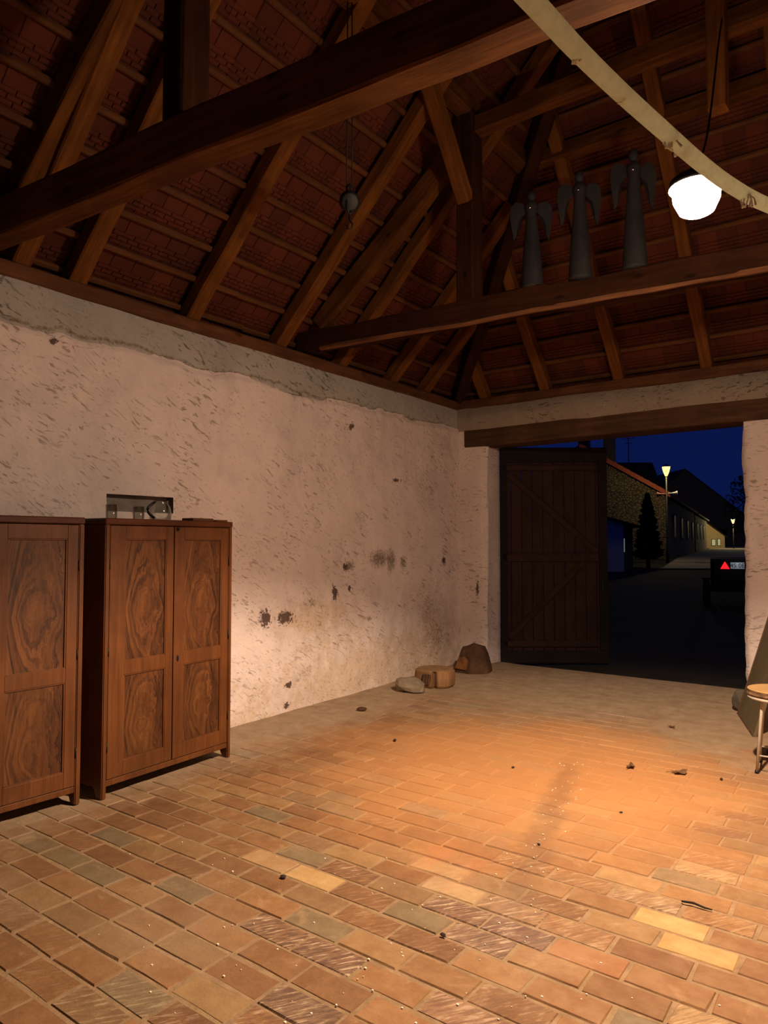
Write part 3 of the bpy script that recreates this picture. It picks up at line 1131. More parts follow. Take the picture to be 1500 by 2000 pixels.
def wardrobe(name, label, x, y, ang, W=1.092, D=0.54, H=1.757):
    """base point: near front foot corner (front faces +X before turning); the cabinet runs along +Y"""
    t = thing(name, label, 'wardrobe', (x, y, 0), ang, 'wardrobes along the left wall')
    T = .034
    for yy in (0.0, W - T):
        b_ = prism([(-D, 0), (-D + .06, 0), (-D + .08, .075), (-.08, .075), (-.055, 0), (0.004, 0), (0.004, H - .04), (-D, H - .04)], yy, yy + T)
        bmesh.ops.bevel(b_, geom=b_.edges[:], offset=.006, segments=2, affect='EDGES')
        obj('side_panel', b_, M['carcass'], t)
    obj('top_board', box(-D - .005, .007, -.003, W + .003, H - .042, H, .006), wood('top_board_wood_' + name, (.17, .05, .015), (.10, .026, .007), .45, 'Y', 16, False) if 'top' not in M else M['top'], t)
    obj('bottom_board', box(-D, -.004, T, W - T, .075, .112, .003), M['carcass'], t)
    obj('back_panel', box(-D, -D + .012, T, W - T, .09, H - .042), M['dark_in'], t)
    ymid = T + (W - 2 * T) * .5
    for side, (a, b) in enumerate(((T + .003, ymid - .004), (ymid + .004, W - T - .003))):
        z0_, z1_ = .117, H - .047
        sl, sr = (.118, .062) if side == 0 else (.085, .068)
        zs = [z0_, z0_ + .095, .752, .838, z1_ - .085, z1_]
        bm = bmesh.new()
        add_box(bm, -.022, 0, a, a + sl, z0_, z1_, .003)
        add_box(bm, -.022, 0, b - sr, b, z0_, z1_, .003)
        for za, zb in ((zs[0], zs[1]), (zs[2], zs[3]), (zs[4], zs[5])):
            add_box(bm, -.0225, -.0006, a + sl - .001, b - sr + .001, za, zb, .002)
        # thin moulding lip round each opening
        for za, zb in ((zs[1], zs[2]), (zs[3], zs[4])):
            q0, q1 = a + sl, b - sr
            add_box(bm, -.019, -.004, q0, q0 + .007, za, zb)
            add_box(bm, -.019, -.004, q1 - .007, q1, za, zb)
            add_box(bm, -.019, -.004, q0, q1, za, za + .007)
            add_box(bm, -.019, -.004, q0, q1, zb - .007, zb)
        d = obj('door', bm, M['carcass'], t)
        for za, zb in ((zs[1], zs[2]), (zs[3], zs[4])):
            yc = (a + sl + b - sr) / 2
            hw = (b - sr - a - sl) / 2
            pnl = obj('door_panel', box(-.020, -.0125, -hw, hw, 0, zb - za), M['veneer'], d)
            pnl.location = (0, yc, za)
        for zz in (z0_ + .2, z1_ - .25, (z0_ + z1_) / 2):
            yb = a - .004 if side == 0 else b + .004
            hb = bmesh.new()
            add_tube(hb, [(.002, yb, zz - .03), (.002, yb, zz + .03)], .0055, 8)
            obj('hinge', hb, M['iron'], d, True)
        if side == 1:
            kb = bmesh.new()
            add_box(kb, -.001, .006, a + .012, a + .032, z1_ - .03, z1_ - .002, .002)
            add_tube(kb, [(.004, a + .022, z1_ - .012), (.018, a + .022, z1_ - .016)], .004, 8)
            l_ = obj('door_latch', kb, M['iron'], d)
            eb = bmesh.new()
            add_lathe(eb, [(0, .004), (.012, .003), (.014, 0)], 14)
            e_ = obj('keyhole_plate', eb, M['brass'] if x < -4.15 else M['iron'], d)
            e_.rotation_euler = (0, math.pi / 2, 0)
            e_.scale = (1.6, .8, 1)
            e_.location = (0, a + .035, 1.13 if x < -4.15 else .80)
    return t


M['top'] = wood('wardrobe_top_wood', (.12, .038, .013), (.07, .02, .006), .45, 'Y', 16, False)
w2 = wardrobe('wardrobe', 'brown two-door wardrobe with figured veneer panels, right of the pair, standing nearer the gate', -4.075, 2.548, math.radians(3.0))
w1 = wardrobe('wardrobe', 'brown two-door wardrobe cut off by the left picture edge', -4.180, 1.352, math.radians(-2.3))

# boards and glassware on the right wardrobe
M['board'] = wood('loose_board', (.16, .06, .022), (.09, .03, .01), .6, 'Y', 14, False)


def on_w2(lx, ly, lz=1.7565):
    a = math.radians(3.0)
    return (-4.075 + lx * math.cos(a) - ly * math.sin(a), 2.548 + lx * math.sin(a) + ly * math.cos(a), lz)


o = obj('wooden_board', box(-.06, .06, -.10, .10, 0, .022, .003), M['board'])
o.location = on_w2(-.09, .835)
o.rotation_euler = (0, 0, .06)
tag(o, 'flat brown board lying on top of the right wardrobe', 'board', 'boards on the wardrobe')
o = obj('wooden_board', box(-.05, .05, -.055, .055, 0, .014, .003), M['board'])
o.location = on_w2(-.08, 1.02)
tag(o, 'small thin board end at the corner of the wardrobe top', 'board', 'boards on the wardrobe')

n_ = N('clear_glass')
tp_ = n_.new('ShaderNodeBsdfTransparent')
tp_.inputs[0].default_value = (.95, .965, .95, 1)
gl_ = n_.new('ShaderNodeBsdfGlossy')
gl_.inputs['Roughness'].default_value = .05
lw_ = n_.new('ShaderNodeLayerWeight')
lw_.inputs[0].default_value = .35
mx_ = n_.new('ShaderNodeMixShader')
n_.set(mx_.inputs[0], n_.math('MULTIPLY', lw_.outputs['Fresnel'], .55))
n_.set(mx_.inputs[1], tp_.outputs[0])
n_.set(mx_.inputs[2], gl_.outputs[0])
n_.set(n_.out.inputs[0], mx_.outputs[0])
M['glass'] = n_.m
M['black_plastic'] = plain('black_plastic', (.012, .011, .011), .35, 0, .1)


def tumbler(name, label, loc, r, h, group=None):
    bm = bmesh.new()
    add_lathe(bm, [(0, 0), (r * .86, 0), (r * .9, .006), (r, h), (r * .94, h), (r * .84, .012), (0, .012)], 24)
    o_ = obj(name, bm, M['glass'], None, True)
    o_.location = loc
    return tag(o_, label, 'glass', group)


tumbler('glass_jar', 'empty clear glass at the left end of the wardrobe top before the niche', on_w2(-.30, .255), .040, .105, 'glasses on the wardrobe')
tumbler('glass_jar', 'empty clear glass beside the carafe on the wardrobe top', on_w2(-.30, .475), .042, .100, 'glasses on the wardrobe')
cf = thing('glass_carafe', 'clear glass carafe with a black curved handle on the wardrobe', 'carafe', on_w2(-.30, .665), 0)
bm = bmesh.new()
add_lathe(bm, [(0, 0), (.062, 0), (.076, .012), (.080, .05), (.070, .10), (.052, .135), (.055, .15), (.050, .15), (.048, .136), (.066, .098), (.076, .05), (.070, .014), (0, .008)], 28)
obj('carafe_body', bm, M['glass'], cf, True)
bm = bmesh.new()
hp_ = [(.02, -.052 - .072 * math.sin(math.pi * (t + .4) / 9), .138 - .115 * t / 8) for t in range(9)]
add_tube(bm, hp_, .010, 8)
obj('handle', bm, M['black_plastic'], cf, True)

# ------------------------------------------------------------------ gate leaf
GA = Vector((-4.45, YG + .34, -.01))
gdir = Vector((1.10, .80, 0)).normalized()
gt = thing('gate_leaf', 'dark boarded gate leaf with cross rails and braces standing ajar', 'gate', GA, math.atan2(gdir.y, gdir.x))
GW, GH = 1.43, 2.895
nb = 10
for i in range(nb):
    a = i * GW / nb
    bm = box(a + .003, a + GW / nb - .003, .0, .026, .01 + random.uniform(0, .01), GH - random.uniform(0, .02), .004)
    o = obj('board', bm, M['gate'], gt)
for (nm, x0, x1, z0_, z1_, mt) in (('rail', 0, GW, 0.0, .165, 'gate_edge'), ('rail', 0, GW, GH - .20, GH, 'gate_edge'),
                                   ('rail', .02, GW - .12, 1.36, 1.46, 'gate'), ('rail', .02, GW - .12, .22, .30, 'gate'), ('rail', .02, GW - .12, GH - .31, GH - .24, 'gate'),
                                   ('stile', 0, .085, .165, GH - .2, 'gate_edge'), ('stile', GW - .115, GW, .165, GH - .2, 'gate_edge')):
    obj(nm, box(x0, x1, -.034, .0, z0_, z1_, .006), M[mt], gt)
for A_, B_ in (((.10, .33), (GW - .32, 1.35)), ((.10, GH - .36), (GW - .14, 1.49))):
    o = beam('brace', (A_[0], -.015, A_[1]), (B_[0], -.015, B_[1]), .028, .085, M['gate'], gt, (0, 0, 1))
bm = bmesh.new()
add_box(bm, GW - .09, GW - .05, -.05, -.034, .98, 1.12, .003)
add_tube(bm, [(GW - .07, -.05, 1.0), (GW - .07, -.09, 1.02), (GW - .07, -.09, 1.09), (GW - .07, -.05, 1.11)], .008, 6)
obj('latch', bm, M['iron'], gt)

# ------------------------------------------------------------------ wood and stones by the wall
M['log_top'] = plain('sawn_log_end', (0.26, 0.145, 0.07), 0.85, 0, .25, 14)
M['log_side'] = wood('log_side', (0.34, 0.185, 0.085), (0.15, 0.07, 0.03), .85, 'Z', 9, False)
M['stone'] = plain('field_stone', (0.20, 0.155, 0.105), .9, 0, .35, 12, .6)
M['grey_stone'] = plain('grey_stone', (0.085, 0.072, 0.055), .9, 0, .3, 10, .6)
M['chunk'] = plain('rough_wood', (0.070, 0.034, 0.017), .9, 0, .6, 7, .8)
M['chunk_red'] = plain('split_face', (0.18, 0.075, 0.025), .85, 0, .4, 9, .6)
M['crack'] = plain('crack_dark', (0.02, 0.01, 0.006), .95)


def log_disc():
    t = thing('log_slice', 'thick sawn log slice with a vertical crack lying near the far corner', 'log', (-4.33, 6.80, 0), -.62)
    bm = bmesh.new()
    prof = [(.0, 0.008), (.205, 0.008), (.222, .03), (.226, .10), (.220, .178), (.205, .190), (0, .192)]
    seg = 44
    rings = []
    for r, z in prof:
        if r == 0:
            rings.append([bm.verts.new((0, 0, z))])
            continue
        ring = []
        for k in range(seg):
            a = 2 * math.pi * k / seg
            rr_ = r * (1 + .03 * math.sin(3 * a + .5) + .02 * math.sin(7 * a))
            d = abs((a - 5.90 + math.pi) % (2 * math.pi) - math.pi)
            if d < .10:
                rr_ -= .10 * (1 - d / .10)
            ring.append(bm.verts.new((rr_ * math.cos(a), rr_ * math.sin(a), z)))
        rings.append(ring)
    for a, b in zip(rings, rings[1:]):
        for k in range(seg):
            k2 = (k + 1) % seg
            if len(a) == 1:
                bm.faces.new((a[0], b[k], b[k2]))
            elif len(b) == 1:
                bm.faces.new((a[k], a[k2], b[0]))
            else:
                bm.faces.new((a[k], a[k2], b[k2], b[k]))
    obj('trunk', bm, M['log_side'], t)
    bm = bmesh.new()
    add_lathe(bm, [(0, .1935), (.10, .1937), (.195, .1935), (.197, .188)], 40)
    obj('cut_face', bm, M['log_top'], t)
    for a, w_ in ((5.32, .05), (5.47, .03), (5.60, .045)):
        bm = bmesh.new()
        for s_ in range(5):
            aa = a + (s_ - 2) * .02
            c_ = Vector((.228 * math.cos(aa), .228 * math.sin(aa), 0))
            add_box(bm, c_.x - .012, c_.x + .012, c_.y - .012, c_.y + .012, .05 + .012 * s_, .16 - .014 * abs(s_ - 3))
        obj('bark_scrap', bm, M['chunk'], t)
    return t


log_disc()


def rock(name, label, cat, loc, size, seed, mat, rot=(0, 0, 0), sub=3, rough=.22, flat=.0, group=None):
    bm = bmesh.new()
    bmesh.ops.create_icosphere(bm, subdivisions=sub, radius=1)
    for v in bm.verts:
        d = v.co.normalized()
        k_ = 1 + rough * noise.noise(d * 1.3 + Vector((seed, 0, 0))) + rough * .5 * noise.noise(d * 3.1 + Vector((seed, 5, 0)))
        v.co = Vector((d.x * size[0], d.y * size[1], d.z * size[2])) * k_
    R_ = Euler(rot).to_matrix()
    for v in bm.verts:
        v.co = R_ @ v.co
    lo_ = min(v.co.z for v in bm.verts)
    for v in bm.verts:
        v.co.z = max(v.co.z - lo_ - flat, 0)
    o_ = obj(name, bm, mat, None, False)
    o_.location = loc
    return tag(o_, label, cat, group)


rock('field_stone', 'flat pale stone leaning in front of the log slice', 'stone', (-4.35, 6.34, .002), (.17, .115, .085), 3.3, M['stone'], (.1, .12, .5), 2, .25, .015)
rock('grey_stone', 'rounded grey stone beside the leaning board at right', 'stone', (-1.335, 7.50, .002), (.085, .09, .10), 8.1, M['grey_stone'], (0, 0, 0), 3, .2, .01)
rock('pebble', 'flat brown pebble lying alone on the floor near the wall', 'stone', (-4.24, 5.36, .003), (.05, .035, .018), 5.5, M['chunk'], (0, 0, .4), 2)

# rough wooden block against the pier
bm = bmesh.new()
pts = [(-.22, -.10, 0), (-.02, -.20, 0), (.20, -.08, 0), (.22, .14, 0), (-.08, .18, 0), (-.19, .02, .02),
       (-.15, -.07, .23), (.0, -.15, .20), (.17, -.06, .24), (.14, .10, .31), (-.03, .13, .33), (-.13, .03, .30), (.21, .03, .14), (-.20, -.06, .10), (.04, -.02, .35)]
vs = [bm.verts.new(p) for p in pts]
bmesh.ops.convex_hull(bm, input=vs)
bmesh.ops.subdivide_edges(bm, edges=bm.edges[:], cuts=1, use_grid_fill=True)
for v in bm.verts:
    k_ = noise.noise(v.co * 9) * .016 + noise.noise(v.co * 25) * .006
    v.co += v.co.normalized() * k_
    v.co.z = max(v.co.z, 0)
o = obj('wood_block', bm, M['chunk'])
o.location = (-4.40, 7.78, 0.002)
o.rotation_euler = (0, 0, .35)
tag(o, 'rough dark wooden block with a rusty split face leaning on the gate pier', 'log')
bm = bmesh.new()
vv = [bm.verts.new(p) for p in ((-.205, -.115, .055), (-.065, -.195, .05), (-.045, -.172, .155), (-.10, -.140, .20), (-.155, -.098, .185))]
c0 = [bm.verts.new(v.co + Vector((.03, .05, 0))) for v in vv]
bm.faces.new(vv)
bm.faces.new(c0[::-1])
for i in range(5):
    bm.faces.new((vv[i], vv[(i + 1) % 5], c0[(i + 1) % 5], c0[i]))
s_ = obj('split_face', bm, M['chunk_red'], o)
s_['label'] = 'rusty orange split face'

# ------------------------------------------------------------------ right: leaning panel, stool, black base
n_ = N('olive_panel')
pv_ = n_.noise(n_.coord('Object', (2, 2, 1)), 3, 5, .6)
n_.bump(pv_, .1, .003)
M['panel'] = n_.fin(n_.ramp(pv_, [(.3, (.105, .082, .043)), (.7, (.14, .11, .062))]), .55, 0, .35)
M['panel_edge'] = plain('panel_edge', (.10, .05, .022), .8)
pt_ = thing('leaning_panel', 'tall olive grey panel leaning to the right beside the gateway', 'panel', (-1.345, 7.36, 0.004), math.atan2(-.80, .26))
mt_ = Euler((math.radians(-17), 0, 0)).to_matrix().to_4x4()
bm = bmesh.new()
add_box(bm, 0, .83, 0, .03, 0, 1.55, .006, mt_)
obj('sheet', bm, M['panel'], pt_)
bm = bmesh.new()
add_box(bm, -.012, .0, -.006, .036, 0, 1.55, .002, mt_)
add_box(bm, -.012, .83, -.006, .036, -.004, .010, .002, mt_)
obj('edging', bm, M['panel_edge'], pt_)
M['steel'] = plain('cream_painted_steel', (.48, .42, .34), .4, 0, .08, 20, .05, .5)
M['seat_top'] = plain('wood_slice_top', (.42, .25, .10), .6, 0, .15, 6, .1)
M['bark'] = plain('bark', (.13, .075, .035), .95, 0, .6, 22, .9)
SX, SY = -.775, 5.72
stl = thing('stool', 'steel legged stool under a round wood slice at the right picture edge', 'stool', (SX, SY, 0), 0)
bm = bmesh.new()
add_lathe(bm, [(0, .500), (.195, .500), (.203, .504), (.203, .516), (.195, .52), (0, .52)], 40)
obj('seat', bm, M['steel'], stl, True)
lp = []
for k_, (dx, dy) in enumerate(((-.128, -.155), (.155, -.128), (.128, .155), (-.155, .128))):
    bm = bmesh.new()
    f_ = .62
    add_tube(bm, [(dx * f_, dy * f_, .502), (dx * .70, dy * .70, .485), (dx * .74, dy * .74, .45), (dx, dy, .004)], .0105, 10)
    lp.append((dx, dy))
    l_ = obj('leg', bm, M['steel'], stl, True)
    bm = bmesh.new()
    add_tube(bm, [(dx, dy, 0), (dx * .995, dy * .995, .02)], .014, 10)
    obj('foot_cap', bm, M['black_plastic'], l_, True)
bm = bmesh.new()
q = [(dx * .93, dy * .93, .12) for dx, dy in lp]
for i in range(4):
    add_tube(bm, [q[i], q[(i + 1) % 4]], .006, 8)
obj('stretcher', bm, M['steel'], stl, True)
ws = thing('wood_slice', 'round wood slice with bark rim lying on the stool', 'wood slice', (SX, SY, .5205), .4)
bm = bmesh.new()
add_lathe(bm, [(0, .046), (.20, .046), (.2025, .043)], 48)
obj('cut_face', bm, M['seat_top'], ws)
bm = bmesh.new()
seg = 60
rr0 = []
for z, e in ((0, -.004), (.012, .004), (.026, -.002), (.043, 0.0)):
    rr0.append([bm.verts.new(((.2025 + e + .003 * noise.noise(Vector((k * .9, z * 90, 0)))) * math.cos(2 * math.pi * k / seg),
                              (.2025 + e + .003 * noise.noise(Vector((k * .9, z * 90, 0)))) * math.sin(2 * math.pi * k / seg), z)) for k in range(seg)])
for a, b in zip(rr0, rr0[1:]):
    for k in range(seg):
        bm.faces.new((a[k], a[(k + 1) % seg], b[(k + 1) % seg], b[k]))
bm.faces.new(rr0[0])
obj('bark_rim', bm, M['bark'], ws)
bb = bmesh.new()
add_lathe(bb, [(0, .002), (.205, .002), (.21, .01), (.20, .035), (.05, .055), (.035, .09), (.03, .30), (0, .30)], 36)
o = obj('black_base', bb, M['black_plastic'], None, True)
o.location = (-.72, 6.11, 0)
tag(o, 'round black weighted base with a stub tube on the floor behind the stool', 'base')

# ------------------------------------------------------------------ leaves, twig and crumbs
M['leaf'] = plain('dry_leaf', (.13, .062, .022), .8, 0, .5, 30, .2)
M['soot'] = plain('dark_crumb', (.03, .02, .014), .9)


def leaf(label, loc, s, rz, seed):
    rnd = random.Random(seed)
    bm = bmesh.new()
    out = []
    for k_ in range(14):
        a = 2 * math.pi * k_ / 14
        r = s * (.55 + .45 * abs(math.sin(a * 2.5 + .4))) * (1.2 if k_ in (0, 1) else 1)
        out.append((r * math.cos(a), r * .7 * math.sin(a), .006 + .5 * s * abs(math.sin(a + 1)) * rnd.uniform(.1, .9)))
    c_ = bm.verts.new((0, 0, .004))
    c2 = bm.verts.new((0, 0, .0065))
    t1 = [bm.verts.new(p) for p in out]
    t2 = [bm.verts.new((p[0], p[1], p[2] + .0015)) for p in out]
    for i in range(14):
        j = (i + 1) % 14
        bm.faces.new((c_, t1[j], t1[i]))
        bm.faces.new((c2, t2[i], t2[j]))
        bm.faces.new((t1[i], t1[j], t2[j], t2[i]))
    r = thing('dry_leaf', label, 'leaf', loc, rz, 'dry leaves on the floor')
    obj('blade', bm, M['leaf'], r)
    bm = bmesh.new()
    add_tube(bm, [(0, 0, .006), (-s * .8, .2 * s, .008), (-s * 1.5, .25 * s, .004)], .0018, 6)
    obj('stalk', bm, M['leaf'], r)
    return r


def fl(u, v, z=0.0):
    d = FW * F + RT * (u - 750) + UP * (1000 - v)
    t = (z - HC) / d.z
    return Vector((d.x * t, d.y * t, z))


leaf('curled dry leaf on the floor, the right one of two near the stool', fl(1326, 1511, .002), .055, .4, 1)
leaf('flattened dry leaf on the floor, the left one of two near the stool', fl(1232, 1499, .002), .045, 1.6, 2)
leaf('small dry leaf scrap on the dusty floor before the gateway', fl(1312, 1421, .002), .035, 2.5, 3)
bm = bmesh.new()
a_, b_ = fl(1331, 1760, .009), fl(1391, 1777, .008)
mid = (a_ + b_) / 2
add_tube(bm, [a_ - mid, (a_ - mid) * .3 + Vector((.004, .006, .004)), (b_ - mid) * .5, b_ - mid], [.0045, .0055, .0045, .003], 8)
o = obj('twig', bm, M['soot'], None, True)
o.location = mid
tag(o, 'short dark twig lying across the floor bricks at lower right', 'twig')
for i, (u, v, s, lab) in enumerate(((553, 1715, .016, 'black round pebble on the bricks below the right wardrobe'),
                                    (1002, 1500, .012, 'tiny dark crumb near the middle of the floor'),
                                    (771, 1447, .018, 'dark crumb of wood on the floor right of the wardrobe'),
                                    (865, 1829, .014, 'dark crumb beside the combed bricks'),
                                    (1213, 1588, .011, 'dark crumb on the floor left of the stool'),
                                    (1409, 1523, .014, 'dark crumb between stool and curled leaf'),
                                    (1052, 1650, .010, 'dark crumb in the lit middle of the brick floor'))):
    rock('crumb', lab, 'debris', fl(u, v, .002), (s, s * .75, s * .45), i * 2.7, M['soot'], (0, 0, i), 2, .3, 0, 'crumbs on the floor')
M['lime'] = plain('lime_crumb', (.78, .70, .58), .8)
bm = bmesh.new()
rnd = random.Random(5)
for i in range(170):
    t = rnd.random()
    if i < 70:
        p = Vector((-2.02, 5.0, 0)).lerp(Vector((-1.45, 2.9, 0)), t) + Vector((rnd.gauss(0, .10), rnd.gauss(0, .1), 0))
    else:
        p = Vector((-1.5, 1.9, 0)) + Vector((rnd.gauss(0, .75), rnd.gauss(.25, .4), 0))
    s = rnd.uniform(.0015, .0042)
    add_box(bm, p.x - s, p.x + s, p.y - s * .8, p.y + s * .8, -.001, .0015 + s * .5)
o = obj('lime_specks', bm, M['lime'], None)
o['kind'] = 'stuff'
tag(o, 'scattered white specks of lime and droppings on the bricks', 'specks')

# ------------------------------------------------------------------ winged figures on the far tie beam
n_ = N('dull_sheet_metal')
vv_ = n_.noise(n_.coord('Object', (1, 1, .5)), 7, 5, .6)
M['figure'] = n_.fin(n_.ramp(vv_, [(.3, (.011, .0095, .011)), (.7, (.026, .023, .025))]), .7, .0, .25)


def figure(label, x, h):
    y = tb2y(x)
    t = thing('winged_figure', label, 'ornament', (x, y + .0, 3.752), TH * .9, 'winged figures on the tie beam')
    bm = bmesh.new()
    add_lathe(bm, [(0, 0), (.100, 0), (.097, .02), (.085, .2 * h), (.068, .45 * h), (.050, .68 * h), (.044, .76 * h), (.060, .82 * h), (.052, .86 * h), (.020, .885 * h), (.018, .90 * h)], 22)
    obj('skirt_body', bm, M['figure'], t, True)
    bm = bmesh.new()
    add_lathe(bm, [(0, .885 * h), (.026, .895 * h), (.040, .935 * h), (.030, .98 * h), (0, h)], 16)
    obj('head', bm, M['figure'], t, True)
    for sg in (-1, 1):
        bm = bmesh.new()
        prof = [(.035, .80), (.075, .875), (.135, .89), (.175, .84), (.180, .74), (.165, .62), (.150, .50), (.128, .54), (.120, .64), (.105, .72), (.07, .75)]
        a = [bm.verts.new((sg * px, .0 + .08 * px, pz * h)) for px, pz in prof]
        b = [bm.verts.new((sg * px, .012 + .08 * px, pz * h)) for px, pz in prof]
        bm.faces.new(a if sg > 0 else a[::-1])
        bm.faces.new(b[::-1] if sg > 0 else b)
        for i in range(len(prof)):
            j = (i + 1) % len(prof)
            bm.faces.new((a[i], a[j], b[j], b[i]))
        bmesh.ops.triangulate(bm, faces=[f for f in bm.faces if len(f.verts) > 4])
        obj('wing', bm, M['figure'], t)
    bm = bmesh.new()
    bmesh.ops.create_icosphere(bm, subdivisions=2, radius=.011)
    g = obj('glint_bead', bm, M['chrome'], t, True)  # bead added to give the glint at the neck
    g.location = (-.02, -.05, .80 * h)
    return t


n_ = N('chrome')
M['chrome'] = n_.fin((.8, .8, .8), .15, 1.0)
figure('leftmost dark winged metal figure standing on the far tie beam', -2.535, .86)
figure('middle dark winged metal figure standing on the far tie beam', -2.125, .92)
figure('rightmost dark winged metal figure on the far tie beam, nearest the lamp', -1.695, .98)

# ------------------------------------------------------------------ pulley hanging from the left purlin
pz = 3.98
pu = thing('pulley', 'small black pulley block hanging on two cords from the left purlin', 'pulley', (XP + .02, 3.76, pz))
for dx in (-.014, .014):
    bm = bmesh.new()
    add_tube(bm, [(dx, dx, .10), (dx * .8, dx, .8), (dx * .6, dx, 5.42 - pz)], .0045, 6)
    obj('cord', bm, M['iron'], pu, True)
bm = bmesh.new()
add_lathe(bm, [(0, -.028), (.05, -.028), (.07, -.02), (.055, -.006), (.055, .006), (.07, .02), (.05, .028), (0, .028)], 24)
o = obj('sheave', bm, M['iron'], pu, True)
o.rotation_euler = (math.pi / 2 + .5, 0, .9)
bm = bmesh.new()
add_tube(bm, [(0, 0, .12), (0, .03, .09), (0, .036, .0), (0, .02, -.07), (0, 0, -.09)], .010, 8)
add_tube(bm, [(0, 0, .12), (0, -.03, .09), (0, -.036, .0), (0, -.02, -.07), (0, 0, -.09)], .010, 8)
obj('block_frame', bm, M['iron'], pu, True)
bm = bmesh.new()
add_tube(bm, [(0, 0, -.09), (0, 0, -.13), (.02, .01, -.16), (.015, .01, -.19), (-.015, 0, -.19), (-.022, 0, -.165)], .007, 8)
obj('hook', bm, M['iron'], pu, True)

# ------------------------------------------------------------------ pale dusty hose across the top right
n_ = N('dusty_hose')
hv = n_.noise(n_.coord('Object'), 60, 5, .65)
hc = n_.ramp(hv, [(.3, (.80, .84, .66)), (.55, (.92, .95, .78)), (.75, (.97, .98, .86))])
n_.bump(hv, .4, .003)
n_.fin(hc, .7)
tr = n_.new('ShaderNodeBsdfTranslucent')
n_.set(tr.inputs[0], hc)
mx = n_.new('ShaderNodeMixShader')
mx.inputs[0].default_value = .68
n_.set(mx.inputs[1], n_.b.outputs[0])
n_.set(mx.inputs[2], tr.outputs[0])
n_.set(n_.out.inputs[0], mx.outputs[0])
M['hose'] = n_.m


def ray(u, v, d):
    r = (FW * F + RT * (u - 750) + UP * (1000 - v)).normalized()
    return Vector((0, 0, HC)) + r * d


ctrl = [ray(1037, 0, .99), ray(1125, 95, 1.08), ray(1210, 178, 1.18), ray(1290, 250, 1.28), ray(1370, 320, 1.39),
        ray(1430, 364, 1.48), ray(1495, 399, 1.57), ray(1600, 438, 1.72), ray(1760, 480, 2.0), ray(2100, 560, 2.6)]
d0_ = (ctrl[0] - ctrl[1]).normalized()
ctrl = [ctrl[0] + d0_ * 2.6 + Vector((0, 0, -.1)), ctrl[0] + d0_ * 1.2, ctrl[0] + d0_ * .4] + ctrl + [Vector((XR - .06, 3.3, 2.7))]
path = []
for i in range(len(ctrl) - 1):
    p0, p1_, p2_, p3 = ctrl[max(i - 1, 0)], ctrl[i], ctrl[i + 1], ctrl[min(i + 2, len(ctrl) - 1)]
    for s_ in range(8):
        t = s_ / 8
        path.append(.5 * ((2 * p1_) + (p2_ - p0) * t + (2 * p0 - 5 * p1_ + 4 * p2_ - p3) * t * t + (3 * p1_ - p0 - 3 * p2_ + p3) * t ** 3))
path.append(ctrl[-1])
bm = bmesh.new()
add_tube(bm, path, .0122, 16)
hs = obj('hose', bm, M['hose'], None, True)
tag(hs, 'pale dusty hose sagging across the upper right in front of the lamp', 'hose')
n_ = N('cobweb')
M['web'] = n_.fin((.75, .72, .62), .9)
for (u, v, d, s) in ((1306, 285, 1.30, .020), (1330, 298, 1.34, .014), (1457, 398, 1.50, .018), (1212, 192, 1.18, .012), (1125, 118, 1.08, .010)):
    bm = bmesh.new()
    rnd = random.Random(int(u))
    for k_ in range(7):
        a = Vector((rnd.gauss(0, .2), rnd.gauss(0, .2), .9)) * s
        b = Vector((rnd.gauss(0, .35), rnd.gauss(0, .3), -.6)) * s
        add_tube(bm, [a, (a + b) / 2 + Vector((rnd.gauss(0, .2), 0, 0)) * s, b], [.0016, .0011, .0020], 5)
    o = obj('cobweb_tuft', bm, M['web'], hs)
    o.location = ray(u, v - 6, d)

# ------------------------------------------------------------------ thin wire from the king post
bm = bmesh.new()
wp = []
A_, B_ = Vector((-1.02, 5.26, 5.62)), Vector((XR - .35, 4.6, 3.75))
for i in range(17):
    t = i / 16
    p = A_.lerp(B_, t)
    p.z -= .12 * math.sin(math.pi * t)
    wp.append(p)
add_tube(bm, wp, .006, 6)
o = obj('wire', bm, M['iron'], None, True)
tag(o, 'thin dark wire running right from the king post', 'wire')

# ------------------------------------------------------------------ outside: everything in a frame turned with the street
RZ = TH


def W_(x, y, z=0.0):
    """x to the right, y away along the view, both from the camera's foot"""
    return Vector((x * math.cos(RZ) - y * math.sin(RZ), x * math.sin(RZ) + y * math.cos(RZ), z))


def px(u, v, D):
    return ((u - 750) / F * D, D, HC + (1060 - v) / F * D)


def gz(D):
    pts_ = [(0, -.03), (8.0, -.03), (9.5, -.04), (14, .12), (20, .34), (34, .82), (80, 1.0), (160, 2.0)]
    for (a, za), (b, zb) in zip(pts_, pts_[1:]):
        if D <= b:
            return za + (zb - za) * (D - a) / (b - a)
    return 2.0


n_ = N('night_ground')
gv = n_.noise(n_.coord('World'), 1.2, 6, .65)
n_.bump(n_.noise(n_.coord('World'), 9, 5, .7), .8, .05)
M['ground'] = n_.fin(n_.ramp(gv, [(.3, (.007, .006, .004)), (.7, (.02, .016, .010))]), .95)
n_ = N('street')
gv = n_.noise(n_.coord('World'), 1.6, 6, .65)
M['street'] = n_.fin(n_.ramp(gv, [(.3, (.16, .13, .09)), (.7, (.24, .2, .15))]), .9)


def ground_fn(a, b):
    x = -10 + a * 75
    y = 5.0 + b * b * 120
    p = W_(x, y)
    z = gz(y) + .03 * noise.noise(Vector((x * .5, y * .5, 0)))
    if p.y < YG + .45:
        z = -0.06
    return (p.x, max(p.y, YG + .32), z)


g = grid_mesh('ground', 60, 90, ground_fn, M['ground'])
struct(g, 'dark unlit ground outside the gateway')


def street_fn(a, b):
    y = 27.0 + b * 60
    x0 = 10.5 + (y - 27) * .50
    x = x0 + a * (9 + b * 6)
    p = W_(x, y)
    return (p.x, p.y, gz(y) + .045)


